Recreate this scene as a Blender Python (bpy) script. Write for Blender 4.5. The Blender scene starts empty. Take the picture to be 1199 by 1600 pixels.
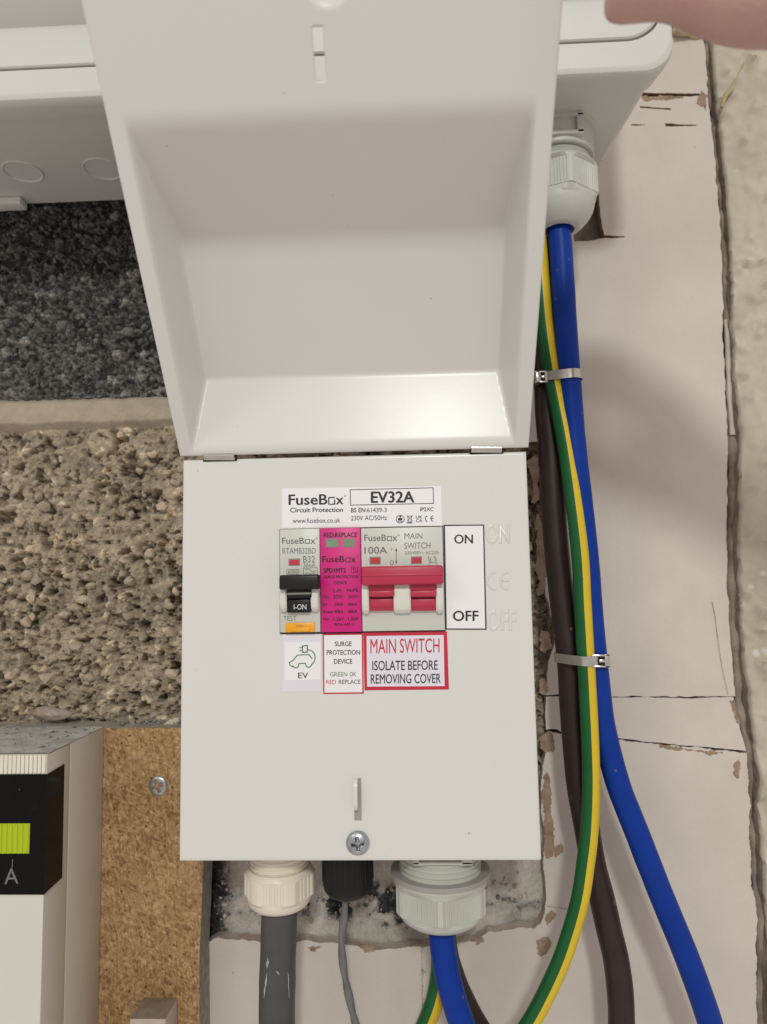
import bpy, bmesh, math, random
import numpy as np
from mathutils import Vector, Matrix, noise, geometry

random.seed(7)
SC = bpy.context.scene
COL = SC.collection
S = 0.001                      # everything below is written in millimetres
# ------------------------------------------------------------------ camera
CAM = np.array([27.2486, -327.541, 122.081])
EUL = (1.66793570, 0.0176637898, 0.0428901596)
F = 1120.0                     # focal length in pixels of a 1199 x 1600 picture
cd = bpy.data.cameras.new('camera')
cd.sensor_fit = 'VERTICAL'; cd.sensor_height = 36.0; cd.sensor_width = 27.0
cd.lens = F / 1600 * 36
cd.clip_start = 0.005; cd.clip_end = 50
cd.dof.use_dof = True; cd.dof.focus_distance = 0.338; cd.dof.aperture_fstop = 8.2
cam = bpy.data.objects.new('camera', cd); COL.objects.link(cam)
cam.location = CAM * S; cam.rotation_euler = EUL
SC.camera = cam
# ------------------------------------------------------------------ world, lamps, exposure
w = bpy.data.worlds.new('World'); SC.world = w; w.use_nodes = True
bg = w.node_tree.nodes['Background']
bg.inputs['Color'].default_value = (1.0, 0.915, 0.86, 1); bg.inputs['Strength'].default_value = 0.55
SC.view_settings.view_transform = 'Standard'; SC.view_settings.look = 'None'
SC.view_settings.exposure = 0.19; SC.view_settings.gamma = 1


def lamp(name, loc, target, size, power, col):
    ld = bpy.data.lights.new(name, 'AREA'); ld.shape = 'DISK'; ld.size = size
    ld.energy = power; ld.color = col
    o = bpy.data.objects.new(name, ld); COL.objects.link(o)
    o.location = loc
    o.rotation_euler = (Vector(target) - Vector(loc)).to_track_quat('-Z', 'Y').to_euler()
    return o


lamp('ceiling_lamp', (0.13, -1.92, 1.14), (0.0, 0.0, 0.15), 0.22, 15.5, (0.965, 1.0, 0.935))
lamp('ceiling_lamp', (-1.30, -1.60, 1.20), (0.0, 0.0, 0.15), 0.45, 3.0, (0.98, 0.97, 0.91))

# ------------------------------------------------------------------ picture-to-world helper (points land on real planes of the place)


def _rot(rx, ry, rz):
    cx, sx, cy, sy, cz, sz = math.cos(rx), math.sin(rx), math.cos(ry), math.sin(ry), math.cos(rz), math.sin(rz)
    return np.array([[cz, -sz, 0], [sz, cz, 0], [0, 0, 1]]) @ np.array([[cy, 0, sy], [0, 1, 0], [-sy, 0, cy]]) @ np.array([[1, 0, 0], [0, cx, -sx], [0, sx, cx]])


ROT = _rot(*EUL)


def at(x, y, Y=0.0):
    d = ROT @ np.array([(x - 599.5) / F, -(y - 800) / F, -1.0])
    return CAM + d * ((Y - CAM[1]) / d[1])


def on_axis(x, y, i, val):
    d = ROT @ np.array([(x - 599.5) / F, -(y - 800) / F, -1.0])
    return CAM + d * ((val - CAM[i]) / d[i])


# ------------------------------------------------------------------ materials
def mat(name, col, rough=0.5, metal=0.0, spec=0.5, noise_amt=0.0, noise_scale=60, col2=None, bump=0.0, bump_scale=800,
        bump_dist=0.00005, coat=0.0, specks=None, rough_var=0.0, detail=4):
    m = bpy.data.materials.new(name); m.use_nodes = True
    nt = m.node_tree; p = nt.nodes['Principled BSDF']
    p.inputs['Base Color'].default_value = (*col, 1); p.inputs['Roughness'].default_value = rough
    p.inputs['Metallic'].default_value = metal; p.inputs['Specular IOR Level'].default_value = spec
    p.inputs['Coat Weight'].default_value = coat
    tc = nt.nodes.new('ShaderNodeTexCoord')
    last = None
    if noise_amt > 0:
        n = nt.nodes.new('ShaderNodeTexNoise'); n.inputs['Scale'].default_value = noise_scale; n.inputs['Detail'].default_value = detail
        n.inputs['Roughness'].default_value = 0.62
        nt.links.new(tc.outputs['Object'], n.inputs['Vector'])
        r = nt.nodes.new('ShaderNodeMapRange'); r.inputs['From Min'].default_value = 0.32; r.inputs['From Max'].default_value = 0.68
        r.inputs['To Max'].default_value = noise_amt
        nt.links.new(n.outputs['Fac'], r.inputs['Value'])
        mx = nt.nodes.new('ShaderNodeMix'); mx.data_type = 'RGBA'
        mx.inputs['A'].default_value = (*col, 1); mx.inputs['B'].default_value = (*(col2 or [c * .6 for c in col]), 1)
        nt.links.new(r.outputs['Result'], mx.inputs['Factor'])
        last = mx.outputs['Result']
        if rough_var:
            rr = nt.nodes.new('ShaderNodeMapRange'); rr.inputs['To Min'].default_value = rough - rough_var
            rr.inputs['To Max'].default_value = rough + rough_var
            nt.links.new(n.outputs['Fac'], rr.inputs['Value']); nt.links.new(rr.outputs['Result'], p.inputs['Roughness'])
    if specks:      # (colour, scale, radius)  small flecks of dirt
        v = nt.nodes.new('ShaderNodeTexVoronoi'); v.inputs['Scale'].default_value = specks[1]
        nt.links.new(tc.outputs['Object'], v.inputs['Vector'])
        r = nt.nodes.new('ShaderNodeMapRange'); r.inputs['From Min'].default_value = specks[2]; r.inputs['From Max'].default_value = specks[2] * .5
        nt.links.new(v.outputs['Distance'], r.inputs['Value'])
        n2 = nt.nodes.new('ShaderNodeTexNoise'); n2.inputs['Scale'].default_value = specks[1] * .35
        nt.links.new(tc.outputs['Object'], n2.inputs['Vector'])
        r2 = nt.nodes.new('ShaderNodeMapRange'); r2.inputs['From Min'].default_value = 0.53; r2.inputs['From Max'].default_value = 0.63
        nt.links.new(n2.outputs['Fac'], r2.inputs['Value'])
        mu = nt.nodes.new('ShaderNodeMath'); mu.operation = 'MULTIPLY'
        nt.links.new(r.outputs['Result'], mu.inputs[0]); nt.links.new(r2.outputs['Result'], mu.inputs[1])
        mx2 = nt.nodes.new('ShaderNodeMix'); mx2.data_type = 'RGBA'
        mx2.inputs['A'].default_value = (*col, 1); mx2.inputs['B'].default_value = (*specks[0], 1)
        if last: nt.links.new(last, mx2.inputs['A'])
        nt.links.new(mu.outputs['Value'], mx2.inputs['Factor']); last = mx2.outputs['Result']
    if last: nt.links.new(last, p.inputs['Base Color'])
    if bump > 0:
        n = nt.nodes.new('ShaderNodeTexNoise'); n.inputs['Scale'].default_value = bump_scale; n.inputs['Detail'].default_value = 3
        nt.links.new(tc.outputs['Object'], n.inputs['Vector'])
        b = nt.nodes.new('ShaderNodeBump'); b.inputs['Strength'].default_value = bump; b.inputs['Distance'].default_value = bump_dist
        nt.links.new(n.outputs['Fac'], b.inputs['Height']); nt.links.new(b.outputs['Normal'], p.inputs['Normal'])
    return m


def attr_mat(name, ramp, attr='tint', rough=0.9, fine=None, bump=0.5, bump_scale=900, bump_dist=0.0004):
    """colour from a per-vertex tint (one value per stone) through a ramp, mixed with fine noise"""
    m = bpy.data.materials.new(name); m.use_nodes = True
    nt = m.node_tree; p = nt.nodes['Principled BSDF']; p.inputs['Roughness'].default_value = rough
    p.inputs['Specular IOR Level'].default_value = 0.25
    a = nt.nodes.new('ShaderNodeAttribute'); a.attribute_name = attr
    tc = nt.nodes.new('ShaderNodeTexCoord')
    n = nt.nodes.new('ShaderNodeTexNoise'); n.inputs['Scale'].default_value = fine or 700; n.inputs['Detail'].default_value = 5
    n.inputs['Roughness'].default_value = 0.7
    nt.links.new(tc.outputs['Object'], n.inputs['Vector'])
    ad = nt.nodes.new('ShaderNodeMath'); ad.operation = 'MULTIPLY_ADD'
    nt.links.new(n.outputs['Fac'], ad.inputs[0]); ad.inputs[1].default_value = 0.9; ad.inputs[2].default_value = -0.45
    ad2 = nt.nodes.new('ShaderNodeMath'); ad2.operation = 'ADD'
    nt.links.new(a.outputs['Fac'], ad2.inputs[0]); nt.links.new(ad.outputs['Value'], ad2.inputs[1])
    r = nt.nodes.new('ShaderNodeValToRGB'); cr = r.color_ramp
    while len(cr.elements) < len(ramp): cr.elements.new(0.5)
    for e, (pos, c) in zip(cr.elements, ramp): e.position = pos; e.color = (*c, 1)
    nt.links.new(ad2.outputs['Value'], r.inputs['Fac']); nt.links.new(r.outputs['Color'], p.inputs['Base Color'])
    n2 = nt.nodes.new('ShaderNodeTexNoise'); n2.inputs['Scale'].default_value = bump_scale; n2.inputs['Detail'].default_value = 4
    nt.links.new(tc.outputs['Object'], n2.inputs['Vector'])
    b = nt.nodes.new('ShaderNodeBump'); b.inputs['Strength'].default_value = bump; b.inputs['Distance'].default_value = bump_dist
    nt.links.new(n2.outputs['Fac'], b.inputs['Height']); nt.links.new(b.outputs['Normal'], p.inputs['Normal'])
    return m


M = {}
M['coat'] = mat('powder_coat', (0.68, 0.68, 0.65), 0.25, rough_var=0.09, bump=0.3, bump_scale=420, bump_dist=0.00007, noise_amt=0.5, noise_scale=14,
                col2=(0.66, 0.66, 0.625), specks=((0.25, 0.22, 0.18), 90, 0.045))
M['coat_door'] = mat('powder_coat_door', (0.68, 0.665, 0.64), 0.29, spec=0.36, bump=0.25, bump_scale=420, bump_dist=0.00006, noise_amt=0.5, noise_scale=14,
                     col2=(0.66, 0.645, 0.61), specks=((0.28, 0.25, 0.2), 80, 0.04))
M['unit'] = mat('unit_plastic', (0.60, 0.60, 0.57), 0.42, bump=0.2, bump_scale=1500, bump_dist=0.00003, noise_amt=0.5, noise_scale=20, col2=(0.57, 0.56, 0.53))
M['steel'] = mat('bright_steel', (0.62, 0.60, 0.57), 0.22, 1.0, noise_amt=0.6, noise_scale=300, col2=(0.45, 0.43, 0.41), rough_var=0.1, bump=0.2, bump_scale=900, bump_dist=0.00003)
M['zinc'] = mat('zinc_screw', (0.52, 0.55, 0.58), 0.3, 1.0, noise_amt=0.8, noise_scale=500, col2=(0.3, 0.32, 0.34), rough_var=0.12, bump=0.3, bump_scale=1500, bump_dist=0.00005)
M['dark'] = mat('gap_shade', (0.015, 0.013, 0.012), 0.9)  # near-black colour, paints the shade of gaps on solid pieces
M['module'] = mat('module_plastic', (0.58, 0.59, 0.54), 0.38, noise_amt=0.5, noise_scale=40, col2=(0.55, 0.56, 0.51), bump=0.15, bump_scale=1800, bump_dist=0.00003)
M['cheek'] = mat('guard_plastic', (0.68, 0.68, 0.62), 0.33)
M['red'] = mat('red_toggle', (0.46, 0.026, 0.07), 0.36, noise_amt=0.5, noise_scale=60, col2=(0.42, 0.024, 0.062), bump=0.15, bump_scale=1600, bump_dist=0.00003)
M['red_win'] = mat('red_indicator', (0.55, 0.03, 0.06), 0.3)
M['magenta'] = mat('magenta_plate', (0.62, 0.006, 0.20), 0.42, noise_amt=0.4, noise_scale=50, col2=(0.58, 0.006, 0.185))
M['green_win'] = mat('green_indicator', (0.13, 0.25, 0.14), 0.25, noise_amt=0.8, noise_scale=250, col2=(0.26, 0.36, 0.25))
M['frame_grey'] = mat('indicator_frame', (0.22, 0.24, 0.19), 0.4)
M['black'] = mat('black_toggle', (0.007, 0.007, 0.008), 0.35, spec=0.35, noise_amt=0.5, noise_scale=200, col2=(0.011, 0.011, 0.012), bump=0.15, bump_scale=1600, bump_dist=0.00003)
M['yellow_btn'] = mat('yellow_button', (0.85, 0.37, 0.012), 0.35)
M['ink_black'] = mat('ink_black', (0.012, 0.012, 0.014), 0.5)
M['ink_grey'] = mat('ink_grey', (0.12, 0.125, 0.115), 0.5)
M['ink_white'] = mat('ink_white', (0.75, 0.75, 0.75), 0.5)
M['ink_dim'] = mat('ink_dim_grey', (0.16, 0.155, 0.15), 0.5)
M['ink_red'] = mat('ink_red', (0.52, 0.012, 0.04), 0.45)
M['ink_green'] = mat('ink_green', (0.055, 0.16, 0.05), 0.5)
M['ink_wine'] = mat('ink_wine', (0.035, 0.001, 0.015), 0.5)
M['paper'] = mat('sticker_paper', (0.82, 0.81, 0.84), 0.42, noise_amt=0.4, noise_scale=30, col2=(0.79, 0.78, 0.81))
M['paper_lav'] = mat('sticker_backing', (0.72, 0.70, 0.77), 0.42)
M['gland_grey'] = mat('grey_nylon', (0.50, 0.51, 0.46), 0.42, noise_amt=0.6, noise_scale=90, col2=(0.46, 0.46, 0.42), bump=0.2, bump_scale=1400, bump_dist=0.00004, specks=((0.32, 0.3, 0.25), 160, 0.06))
M['gland_pale'] = mat('pale_nylon', (0.53, 0.535, 0.50), 0.42, noise_amt=0.5, noise_scale=90, col2=(0.45, 0.45, 0.42), bump=0.2, bump_scale=1400, bump_dist=0.00004)
M['gland_cream'] = mat('cream_nylon', (0.74, 0.68, 0.57), 0.38, noise_amt=0.6, noise_scale=90, col2=(0.70, 0.635, 0.52), bump=0.2, bump_scale=1400, bump_dist=0.00004)
M['gland_black'] = mat('black_rubber', (0.007, 0.007, 0.008), 0.42, spec=0.3, bump=0.2, bump_scale=900, bump_dist=0.00005)
M['ring'] = mat('shaded_lock_ring', (0.33, 0.325, 0.30), 0.45, noise_amt=0.6, noise_scale=120, col2=(0.28, 0.27, 0.25))  # gland grey darkened: shade from the box above painted into the ring
M['blue'] = mat('blue_sheath', (0.0025, 0.030, 0.245), 0.42, spec=0.16, noise_amt=0.8, noise_scale=70, col2=(0.003, 0.038, 0.295), bump=0.3, bump_scale=500, bump_dist=0.00008, specks=((0.12, 0.12, 0.18), 150, 0.14))
M['brown'] = mat('brown_sheath', (0.024, 0.012, 0.011), 0.42, spec=0.35, noise_amt=0.9, noise_scale=60, col2=(0.034, 0.018, 0.017), bump=0.3, bump_scale=500, bump_dist=0.00008, specks=((0.28, 0.24, 0.22), 100, 0.15))
M['gren'] = mat('green_sheath', (0.007, 0.088, 0.022), 0.4, spec=0.3, noise_amt=0.8, noise_scale=80, col2=(0.01, 0.11, 0.03), bump=0.3, bump_scale=500, bump_dist=0.00008, specks=((0.25, 0.28, 0.22), 120, 0.07))
M['yel'] = mat('yellow_sheath', (0.66, 0.47, 0.012), 0.4, noise_amt=0.5, noise_scale=150, col2=(0.58, 0.42, 0.012), specks=((0.10, 0.10, 0.02), 900, 0.22))
M['tick'] = mat('sheath_print', (0.16, 0.14, 0.02), 0.5)
M['swa'] = mat('armoured_sheath', (0.062, 0.062, 0.062), 0.42, spec=0.4, noise_amt=0.9, noise_scale=45, col2=(0.085, 0.085, 0.085), bump=0.4, bump_scale=260, bump_dist=0.0002)
M['scuff'] = mat('scuff_mark', (0.38, 0.38, 0.37), 0.7)
M['thin_grey'] = mat('thin_grey_sheath', (0.16, 0.16, 0.165), 0.42, noise_amt=0.6, noise_scale=120)
M['cut_shaded'] = mat('cutout_shaded', (0.545, 0.50, 0.435), 0.45, noise_amt=0.6, noise_scale=35, col2=(0.51, 0.46, 0.40), bump=0.25, bump_scale=1100, bump_dist=0.00005, specks=((0.68, 0.6, 0.5), 60, 0.05))  # side faces: same plastic with the shade mixed into a browner colour
M['cut_lit'] = mat('cutout_lit', (0.64, 0.63, 0.58), 0.4, noise_amt=0.5, noise_scale=30, col2=(0.61, 0.59, 0.54))  # front face: same plastic, paler for the light falling on it
M['ribs'] = mat('cream_ribs', (0.72, 0.69, 0.58), 0.4)
M['win_black'] = mat('window_black', (0.004, 0.0035, 0.004), 0.16, spec=0.12, noise_amt=0.7, noise_scale=60, col2=(0.008, 0.007, 0.006), rough_var=0.1, specks=((0.16, 0.13, 0.11), 220, 0.09))
M['lime'] = mat('lime_label', (0.40, 0.52, 0.003), 0.4)
M['dust'] = mat('dust_layer', (0.52, 0.49, 0.455), 0.95, noise_amt=1.0, noise_scale=110, col2=(0.30, 0.285, 0.265), bump=0.8, bump_scale=700, bump_dist=0.0005, specks=((0.06, 0.055, 0.05), 130, 0.25))
M['plaster'] = mat('painted_plaster', (0.635, 0.572, 0.518), 0.72, noise_amt=1.0, noise_scale=14, col2=(0.54, 0.485, 0.435), bump=0.6, bump_scale=330, bump_dist=0.0003, specks=((0.30, 0.23, 0.18), 60, 0.06), detail=7)
M['core'] = mat('torn_board_core', (0.22, 0.135, 0.085), 0.9, noise_amt=1.0, noise_scale=190, col2=(0.38, 0.28, 0.21), bump=0.7, bump_scale=900, bump_dist=0.0003)
M['torn'] = mat('torn_paper', (0.38, 0.275, 0.20), 0.9, noise_amt=1.0, noise_scale=150, col2=(0.235, 0.15, 0.10), bump=0.6, bump_scale=900, bump_dist=0.0003)
M['backing'] = mat('crack_filler', (0.22, 0.17, 0.135), 0.95, noise_amt=1.0, noise_scale=90, col2=(0.40, 0.34, 0.29), bump=0.7, bump_scale=500, bump_dist=0.0005)
M['rough'] = mat('rough_plaster', (0.60, 0.54, 0.45), 0.85, noise_amt=1.0, noise_scale=28, col2=(0.46, 0.415, 0.33), bump=0.6, bump_scale=380, bump_dist=0.0004, detail=8, specks=((0.62, 0.60, 0.54), 85, 0.2))
M['crackside'] = mat('crack_face', (0.40, 0.35, 0.305), 0.95, noise_amt=1.0, noise_scale=120, col2=(0.21, 0.165, 0.14), bump=0.8, bump_scale=500, bump_dist=0.0005)
M['edge'] = mat('plaster_edge', (0.54, 0.48, 0.43), 0.9, noise_amt=0.9, noise_scale=110, col2=(0.34, 0.25, 0.19), bump=0.7, bump_scale=700, bump_dist=0.0004)
M['foam'] = mat('old_filler_foam', (0.56, 0.48, 0.33), 0.8, noise_amt=0.9, noise_scale=60, col2=(0.46, 0.38, 0.24), bump=0.5, bump_scale=500, bump_dist=0.0004)
M['pencil'] = mat('pencil_mark', (0.09, 0.075, 0.07), 0.8, noise_amt=1.0, noise_scale=700, col2=(0.5, 0.44, 0.4))
M['stain'] = mat('yellow_stain', (0.40, 0.31, 0.12), 0.8, noise_amt=1.0, noise_scale=200, col2=(0.45, 0.40, 0.27))
M['mortar'] = mat('mortar_bed', (0.43, 0.36, 0.285), 0.95, noise_amt=0.9, noise_scale=120, col2=(0.34, 0.285, 0.225), bump=0.7, bump_scale=700, bump_dist=0.0005, specks=((0.14, 0.12, 0.09), 130, 0.10))
M['chip_dust'] = mat('board_dust', (0.36, 0.33, 0.29), 0.95, noise_amt=1.0, noise_scale=200, col2=(0.2, 0.18, 0.15), bump=0.8, bump_scale=700, bump_dist=0.0005)
M['brick_bit'] = mat('brick_bit', (0.26, 0.165, 0.115), 0.9, noise_amt=1.0, noise_scale=110, col2=(0.38, 0.34, 0.31), bump=0.7, bump_scale=600, bump_dist=0.0005)
M['flake'] = mat('mortar_flake', (0.60, 0.54, 0.45), 0.9, noise_amt=0.8, noise_scale=150, col2=(0.48, 0.42, 0.34), bump=0.6, bump_scale=700, bump_dist=0.0004)
M['stone_pale'] = mat('aggregate_stone', (0.56, 0.45, 0.33), 0.85, noise_amt=1.0, noise_scale=180, col2=(0.42, 0.33, 0.24), bump=0.5, bump_scale=700, bump_dist=0.0003)  # palest stone colour, scattered at random among the others
M['stone_mid'] = mat('aggregate_brown', (0.43, 0.36, 0.275), 0.9, noise_amt=1.0, noise_scale=180, col2=(0.33, 0.27, 0.205), bump=0.5, bump_scale=700, bump_dist=0.0003)
M['stone_grey'] = mat('aggregate_grey', (0.19, 0.19, 0.19), 0.85, noise_amt=1.0, noise_scale=180, col2=(0.09, 0.09, 0.092), bump=0.5, bump_scale=700, bump_dist=0.0003)
M['skin'] = mat('skin', (0.50, 0.275, 0.255), 0.48, noise_amt=1.0, noise_scale=60, col2=(0.52, 0.34, 0.29), bump=0.7, bump_scale=420, bump_dist=0.0004)
M['skin'].node_tree.nodes['Principled BSDF'].inputs['Subsurface Weight'].default_value = 0.12
M['skin'].node_tree.nodes['Principled BSDF'].inputs['Subsurface Radius'].default_value = (0.006, 0.002, 0.001)
M['nail'] = mat('nail', (0.62, 0.40, 0.34), 0.3)
M['wood_grey'] = mat('wood_end', (0.30, 0.25, 0.20), 0.9, noise_amt=1.0, noise_scale=150, col2=(0.2, 0.16, 0.12), bump=0.5, bump_scale=600, bump_dist=0.0003)
M['wood_pink'] = mat('wood_face', (0.58, 0.49, 0.43), 0.8, noise_amt=0.6, noise_scale=60)

BROWN_RAMP = [(0.0, (0.07, 0.056, 0.042)), (0.22, (0.25, 0.205, 0.155)), (0.5, (0.395, 0.328, 0.248)), (0.8, (0.52, 0.425, 0.305)), (1.0, (0.74, 0.61, 0.45))]
DARK_RAMP = [(0.0, (0.008, 0.008, 0.008)), (0.3, (0.046, 0.043, 0.041)), (0.6, (0.138, 0.131, 0.125)), (0.85, (0.22, 0.21, 0.20)), (1.0, (0.36, 0.335, 0.30))]
BASE_RAMP = [(0.0, (0.02, 0.02, 0.022)), (0.25, (0.07, 0.07, 0.072)), (0.45, (0.36, 0.33, 0.295)), (0.7, (0.50, 0.455, 0.41)), (1.0, (0.63, 0.585, 0.53))]
M['block_brown'] = attr_mat('brown_block', BROWN_RAMP)
M['block_dark'] = attr_mat('dark_block', DARK_RAMP)
M['block_base'] = attr_mat('base_block', BASE_RAMP)


def chipboard_mat():
    m = bpy.data.materials.new('chipboard'); m.use_nodes = True
    nt = m.node_tree; p = nt.nodes['Principled BSDF']; p.inputs['Roughness'].default_value = 0.7
    p.inputs['Specular IOR Level'].default_value = 0.3
    tc = nt.nodes.new('ShaderNodeTexCoord')
    wn = nt.nodes.new('ShaderNodeTexNoise'); wn.inputs['Scale'].default_value = 130; wn.inputs['Detail'].default_value = 2
    nt.links.new(tc.outputs['Object'], wn.inputs['Vector'])
    sb = nt.nodes.new('ShaderNodeVectorMath'); sb.operation = 'SUBTRACT'; sb.inputs[1].default_value = (.5, .5, .5)
    nt.links.new(wn.outputs['Color'], sb.inputs[0])
    prev = None
    for k, (ang, sc, st) in enumerate(((0.35, 1000, 0.26), (-0.75, 900, 0.24), (1.35, 1150, 0.28))):
        vs = nt.nodes.new('ShaderNodeVectorMath'); vs.operation = 'MULTIPLY_ADD'
        nt.links.new(sb.outputs['Vector'], vs.inputs[0]); vs.inputs[1].default_value = (.0035, .0035, .0035)
        nt.links.new(tc.outputs['Object'], vs.inputs[2])
        mp = nt.nodes.new('ShaderNodeMapping'); mp.vector_type = 'TEXTURE'; mp.inputs['Rotation'].default_value = (0, ang, 0); mp.inputs['Scale'].default_value = (1 / st, 1, 1)
        nt.links.new(vs.outputs['Vector'], mp.inputs['Vector'])
        v = nt.nodes.new('ShaderNodeTexVoronoi'); v.inputs['Scale'].default_value = sc
        nt.links.new(mp.outputs['Vector'], v.inputs['Vector'])
        sx = nt.nodes.new('ShaderNodeSeparateColor'); nt.links.new(v.outputs['Color'], sx.inputs['Color'])
        if prev is None: prev = sx.outputs['Red']
        else:
            a = nt.nodes.new('ShaderNodeMix'); a.data_type = 'FLOAT'; a.inputs['Factor'].default_value = 0.42
            nt.links.new(prev, a.inputs['A']); nt.links.new(sx.outputs['Red'], a.inputs['B']); prev = a.outputs['Result']
    big = nt.nodes.new('ShaderNodeTexNoise'); big.inputs['Scale'].default_value = 28; big.inputs['Detail'].default_value = 5
    nt.links.new(tc.outputs['Object'], big.inputs['Vector'])
    a = nt.nodes.new('ShaderNodeMix'); a.data_type = 'FLOAT'; a.inputs['Factor'].default_value = 0.25
    nt.links.new(prev, a.inputs['A']); nt.links.new(big.outputs['Fac'], a.inputs['B'])
    r = nt.nodes.new('ShaderNodeValToRGB'); cr = r.color_ramp
    ramp = [(0.22, (0.17, 0.088, 0.036)), (0.36, (0.27, 0.155, 0.066)), (0.5, (0.345, 0.208, 0.096)), (0.64, (0.405, 0.255, 0.124)), (0.80, (0.52, 0.365, 0.20))]
    while len(cr.elements) < 5: cr.elements.new(0.5)
    for e, (pos, c) in zip(cr.elements, ramp): e.position = pos; e.color = (*c, 1)
    nt.links.new(a.outputs['Result'], r.inputs['Fac'])
    # dark flecks
    v = nt.nodes.new('ShaderNodeTexVoronoi'); v.inputs['Scale'].default_value = 190
    nt.links.new(tc.outputs['Object'], v.inputs['Vector'])
    rr = nt.nodes.new('ShaderNodeMapRange'); rr.inputs['From Min'].default_value = 0.16; rr.inputs['From Max'].default_value = 0.05
    nt.links.new(v.outputs['Distance'], rr.inputs['Value'])
    mx = nt.nodes.new('ShaderNodeMix'); mx.data_type = 'RGBA'; mx.inputs['B'].default_value = (0.06, 0.027, 0.012, 1)
    nt.links.new(rr.outputs['Result'], mx.inputs['Factor']); nt.links.new(r.outputs['Color'], mx.inputs['A'])
    # pale dust smears
    n3 = nt.nodes.new('ShaderNodeTexNoise'); n3.inputs['Scale'].default_value = 17; n3.inputs['Detail'].default_value = 7
    nt.links.new(tc.outputs['Object'], n3.inputs['Vector'])
    r3 = nt.nodes.new('ShaderNodeMapRange'); r3.inputs['From Min'].default_value = 0.55; r3.inputs['From Max'].default_value = 0.8; r3.inputs['To Max'].default_value = 0.55
    nt.links.new(n3.outputs['Fac'], r3.inputs['Value'])
    mx3 = nt.nodes.new('ShaderNodeMix'); mx3.data_type = 'RGBA'; mx3.inputs['B'].default_value = (0.40, 0.30, 0.20, 1)
    nt.links.new(r3.outputs['Result'], mx3.inputs['Factor']); nt.links.new(mx.outputs['Result'], mx3.inputs['A'])
    nt.links.new(mx3.outputs['Result'], p.inputs['Base Color'])
    b = nt.nodes.new('ShaderNodeBump'); b.inputs['Strength'].default_value = 0.5; b.inputs['Distance'].default_value = 0.0003
    nt.links.new(a.outputs['Result'], b.inputs['Height']); nt.links.new(b.outputs['Normal'], p.inputs['Normal'])
    return m


M['chip'] = chipboard_mat()


# ------------------------------------------------------------------ object helpers
def tag(o, label=None, cat=None, group=None, kind=None):
    if label: o['label'] = label
    if cat: o['category'] = cat
    if group: o['group'] = group
    if kind: o['kind'] = kind
    return o


def empty(name, loc_mm=(0, 0, 0)):
    o = bpy.data.objects.new(name, None); COL.objects.link(o); o.location = Vector(loc_mm) * S
    o.empty_display_size = 0.02
    return o


def link(name, verts, faces, mats, parent=None, fm=None, smooth=30, attrs=None):
    """verts in world millimetres -> one mesh object, smooth with sharp edges above an angle"""
    me = bpy.data.meshes.new(name)
    off = np.array(parent_origin(parent))
    v = np.asarray(verts, float) - off
    me.from_pydata((v * S).tolist(), [], [list(map(int, f)) for f in faces])
    for m in (mats if isinstance(mats, (list, tuple)) else [mats]): me.materials.append(m)
    if fm is not None: me.polygons.foreach_set('material_index', np.asarray(fm, dtype=np.int32))
    if smooth:
        me.polygons.foreach_set('use_smooth', [True] * len(me.polygons))
        if smooth < 180: me.set_sharp_from_angle(angle=math.radians(smooth))
    if attrs:
        for k, a in attrs.items():
            at_ = me.attributes.new(k, 'FLOAT', 'POINT'); at_.data.foreach_set('value', np.asarray(a, dtype=np.float32))
    me.update()
    o = bpy.data.objects.new(name, me); COL.objects.link(o)
    if parent: o.parent = parent
    return o


def parent_origin(p):
    v = Vector((0, 0, 0))
    while p is not None: v += p.location; p = p.parent
    return [c / S for c in v]


def from_bm(name, bm, mats, parent=None, smooth=30, recalc=True):
    if recalc: bmesh.ops.recalc_face_normals(bm, faces=bm.faces)
    bm.verts.ensure_lookup_table(); bm.verts.index_update()
    v = [tuple(x.co) for x in bm.verts]; f = [[x.index for x in fc.verts] for fc in bm.faces]
    fm = [fc.material_index for fc in bm.faces]
    bm.free()
    return link(name, v, f, mats, parent, fm, smooth)


def add_box(bm, x0, x1, y0, y1, z0, z1, bev=0.3, seg=2, mi=0):
    vs = [bm.verts.new(p) for p in ((x0, y0, z0), (x1, y0, z0), (x1, y1, z0), (x0, y1, z0), (x0, y0, z1), (x1, y0, z1), (x1, y1, z1), (x0, y1, z1))]
    fs = [bm.faces.new([vs[i] for i in q]) for q in ((3, 2, 1, 0), (4, 5, 6, 7), (0, 1, 5, 4), (1, 2, 6, 5), (2, 3, 7, 6), (3, 0, 4, 7))]
    for f in fs: f.material_index = mi
    if bev > 0:
        es = {e for f in fs for e in f.edges}
        bmesh.ops.bevel(bm, geom=list(es), offset=bev, segments=seg, affect='EDGES', profile=0.5)


def px_box(bm, x0, y0, x1, y1, Yf, depth, bev=0.3, seg=2, mi=0):
    """a box whose front face covers the pixel box at depth Yf"""
    a, b = at(x0, (y0 + y1) / 2, Yf), at(x1, (y0 + y1) / 2, Yf); t, u = at((x0 + x1) / 2, y0, Yf), at((x0 + x1) / 2, y1, Yf)
    add_box(bm, a[0], b[0], Yf, Yf + depth, u[2], t[2], bev, seg, mi)


def quad_plate(bm, quad, Y, th=0.15, mi=0, side_mi=None):
    """thin sheet (sticker) whose corners are pixel points on plane Y, thickness th towards the wall"""
    P = [at(x, y, Y) for x, y in quad]
    f = [bm.verts.new(p) for p in P]; b = [bm.verts.new(p + np.array([0, th, 0])) for p in P]
    fs = [bm.faces.new(f)]
    n = len(P)
    for i in range(n): fs.append(bm.faces.new((f[i], f[(i + 1) % n], b[(i + 1) % n], b[i])))
    for x in fs: x.material_index = mi
    if side_mi is not None:
        for x in fs[1:]: x.material_index = side_mi


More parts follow.
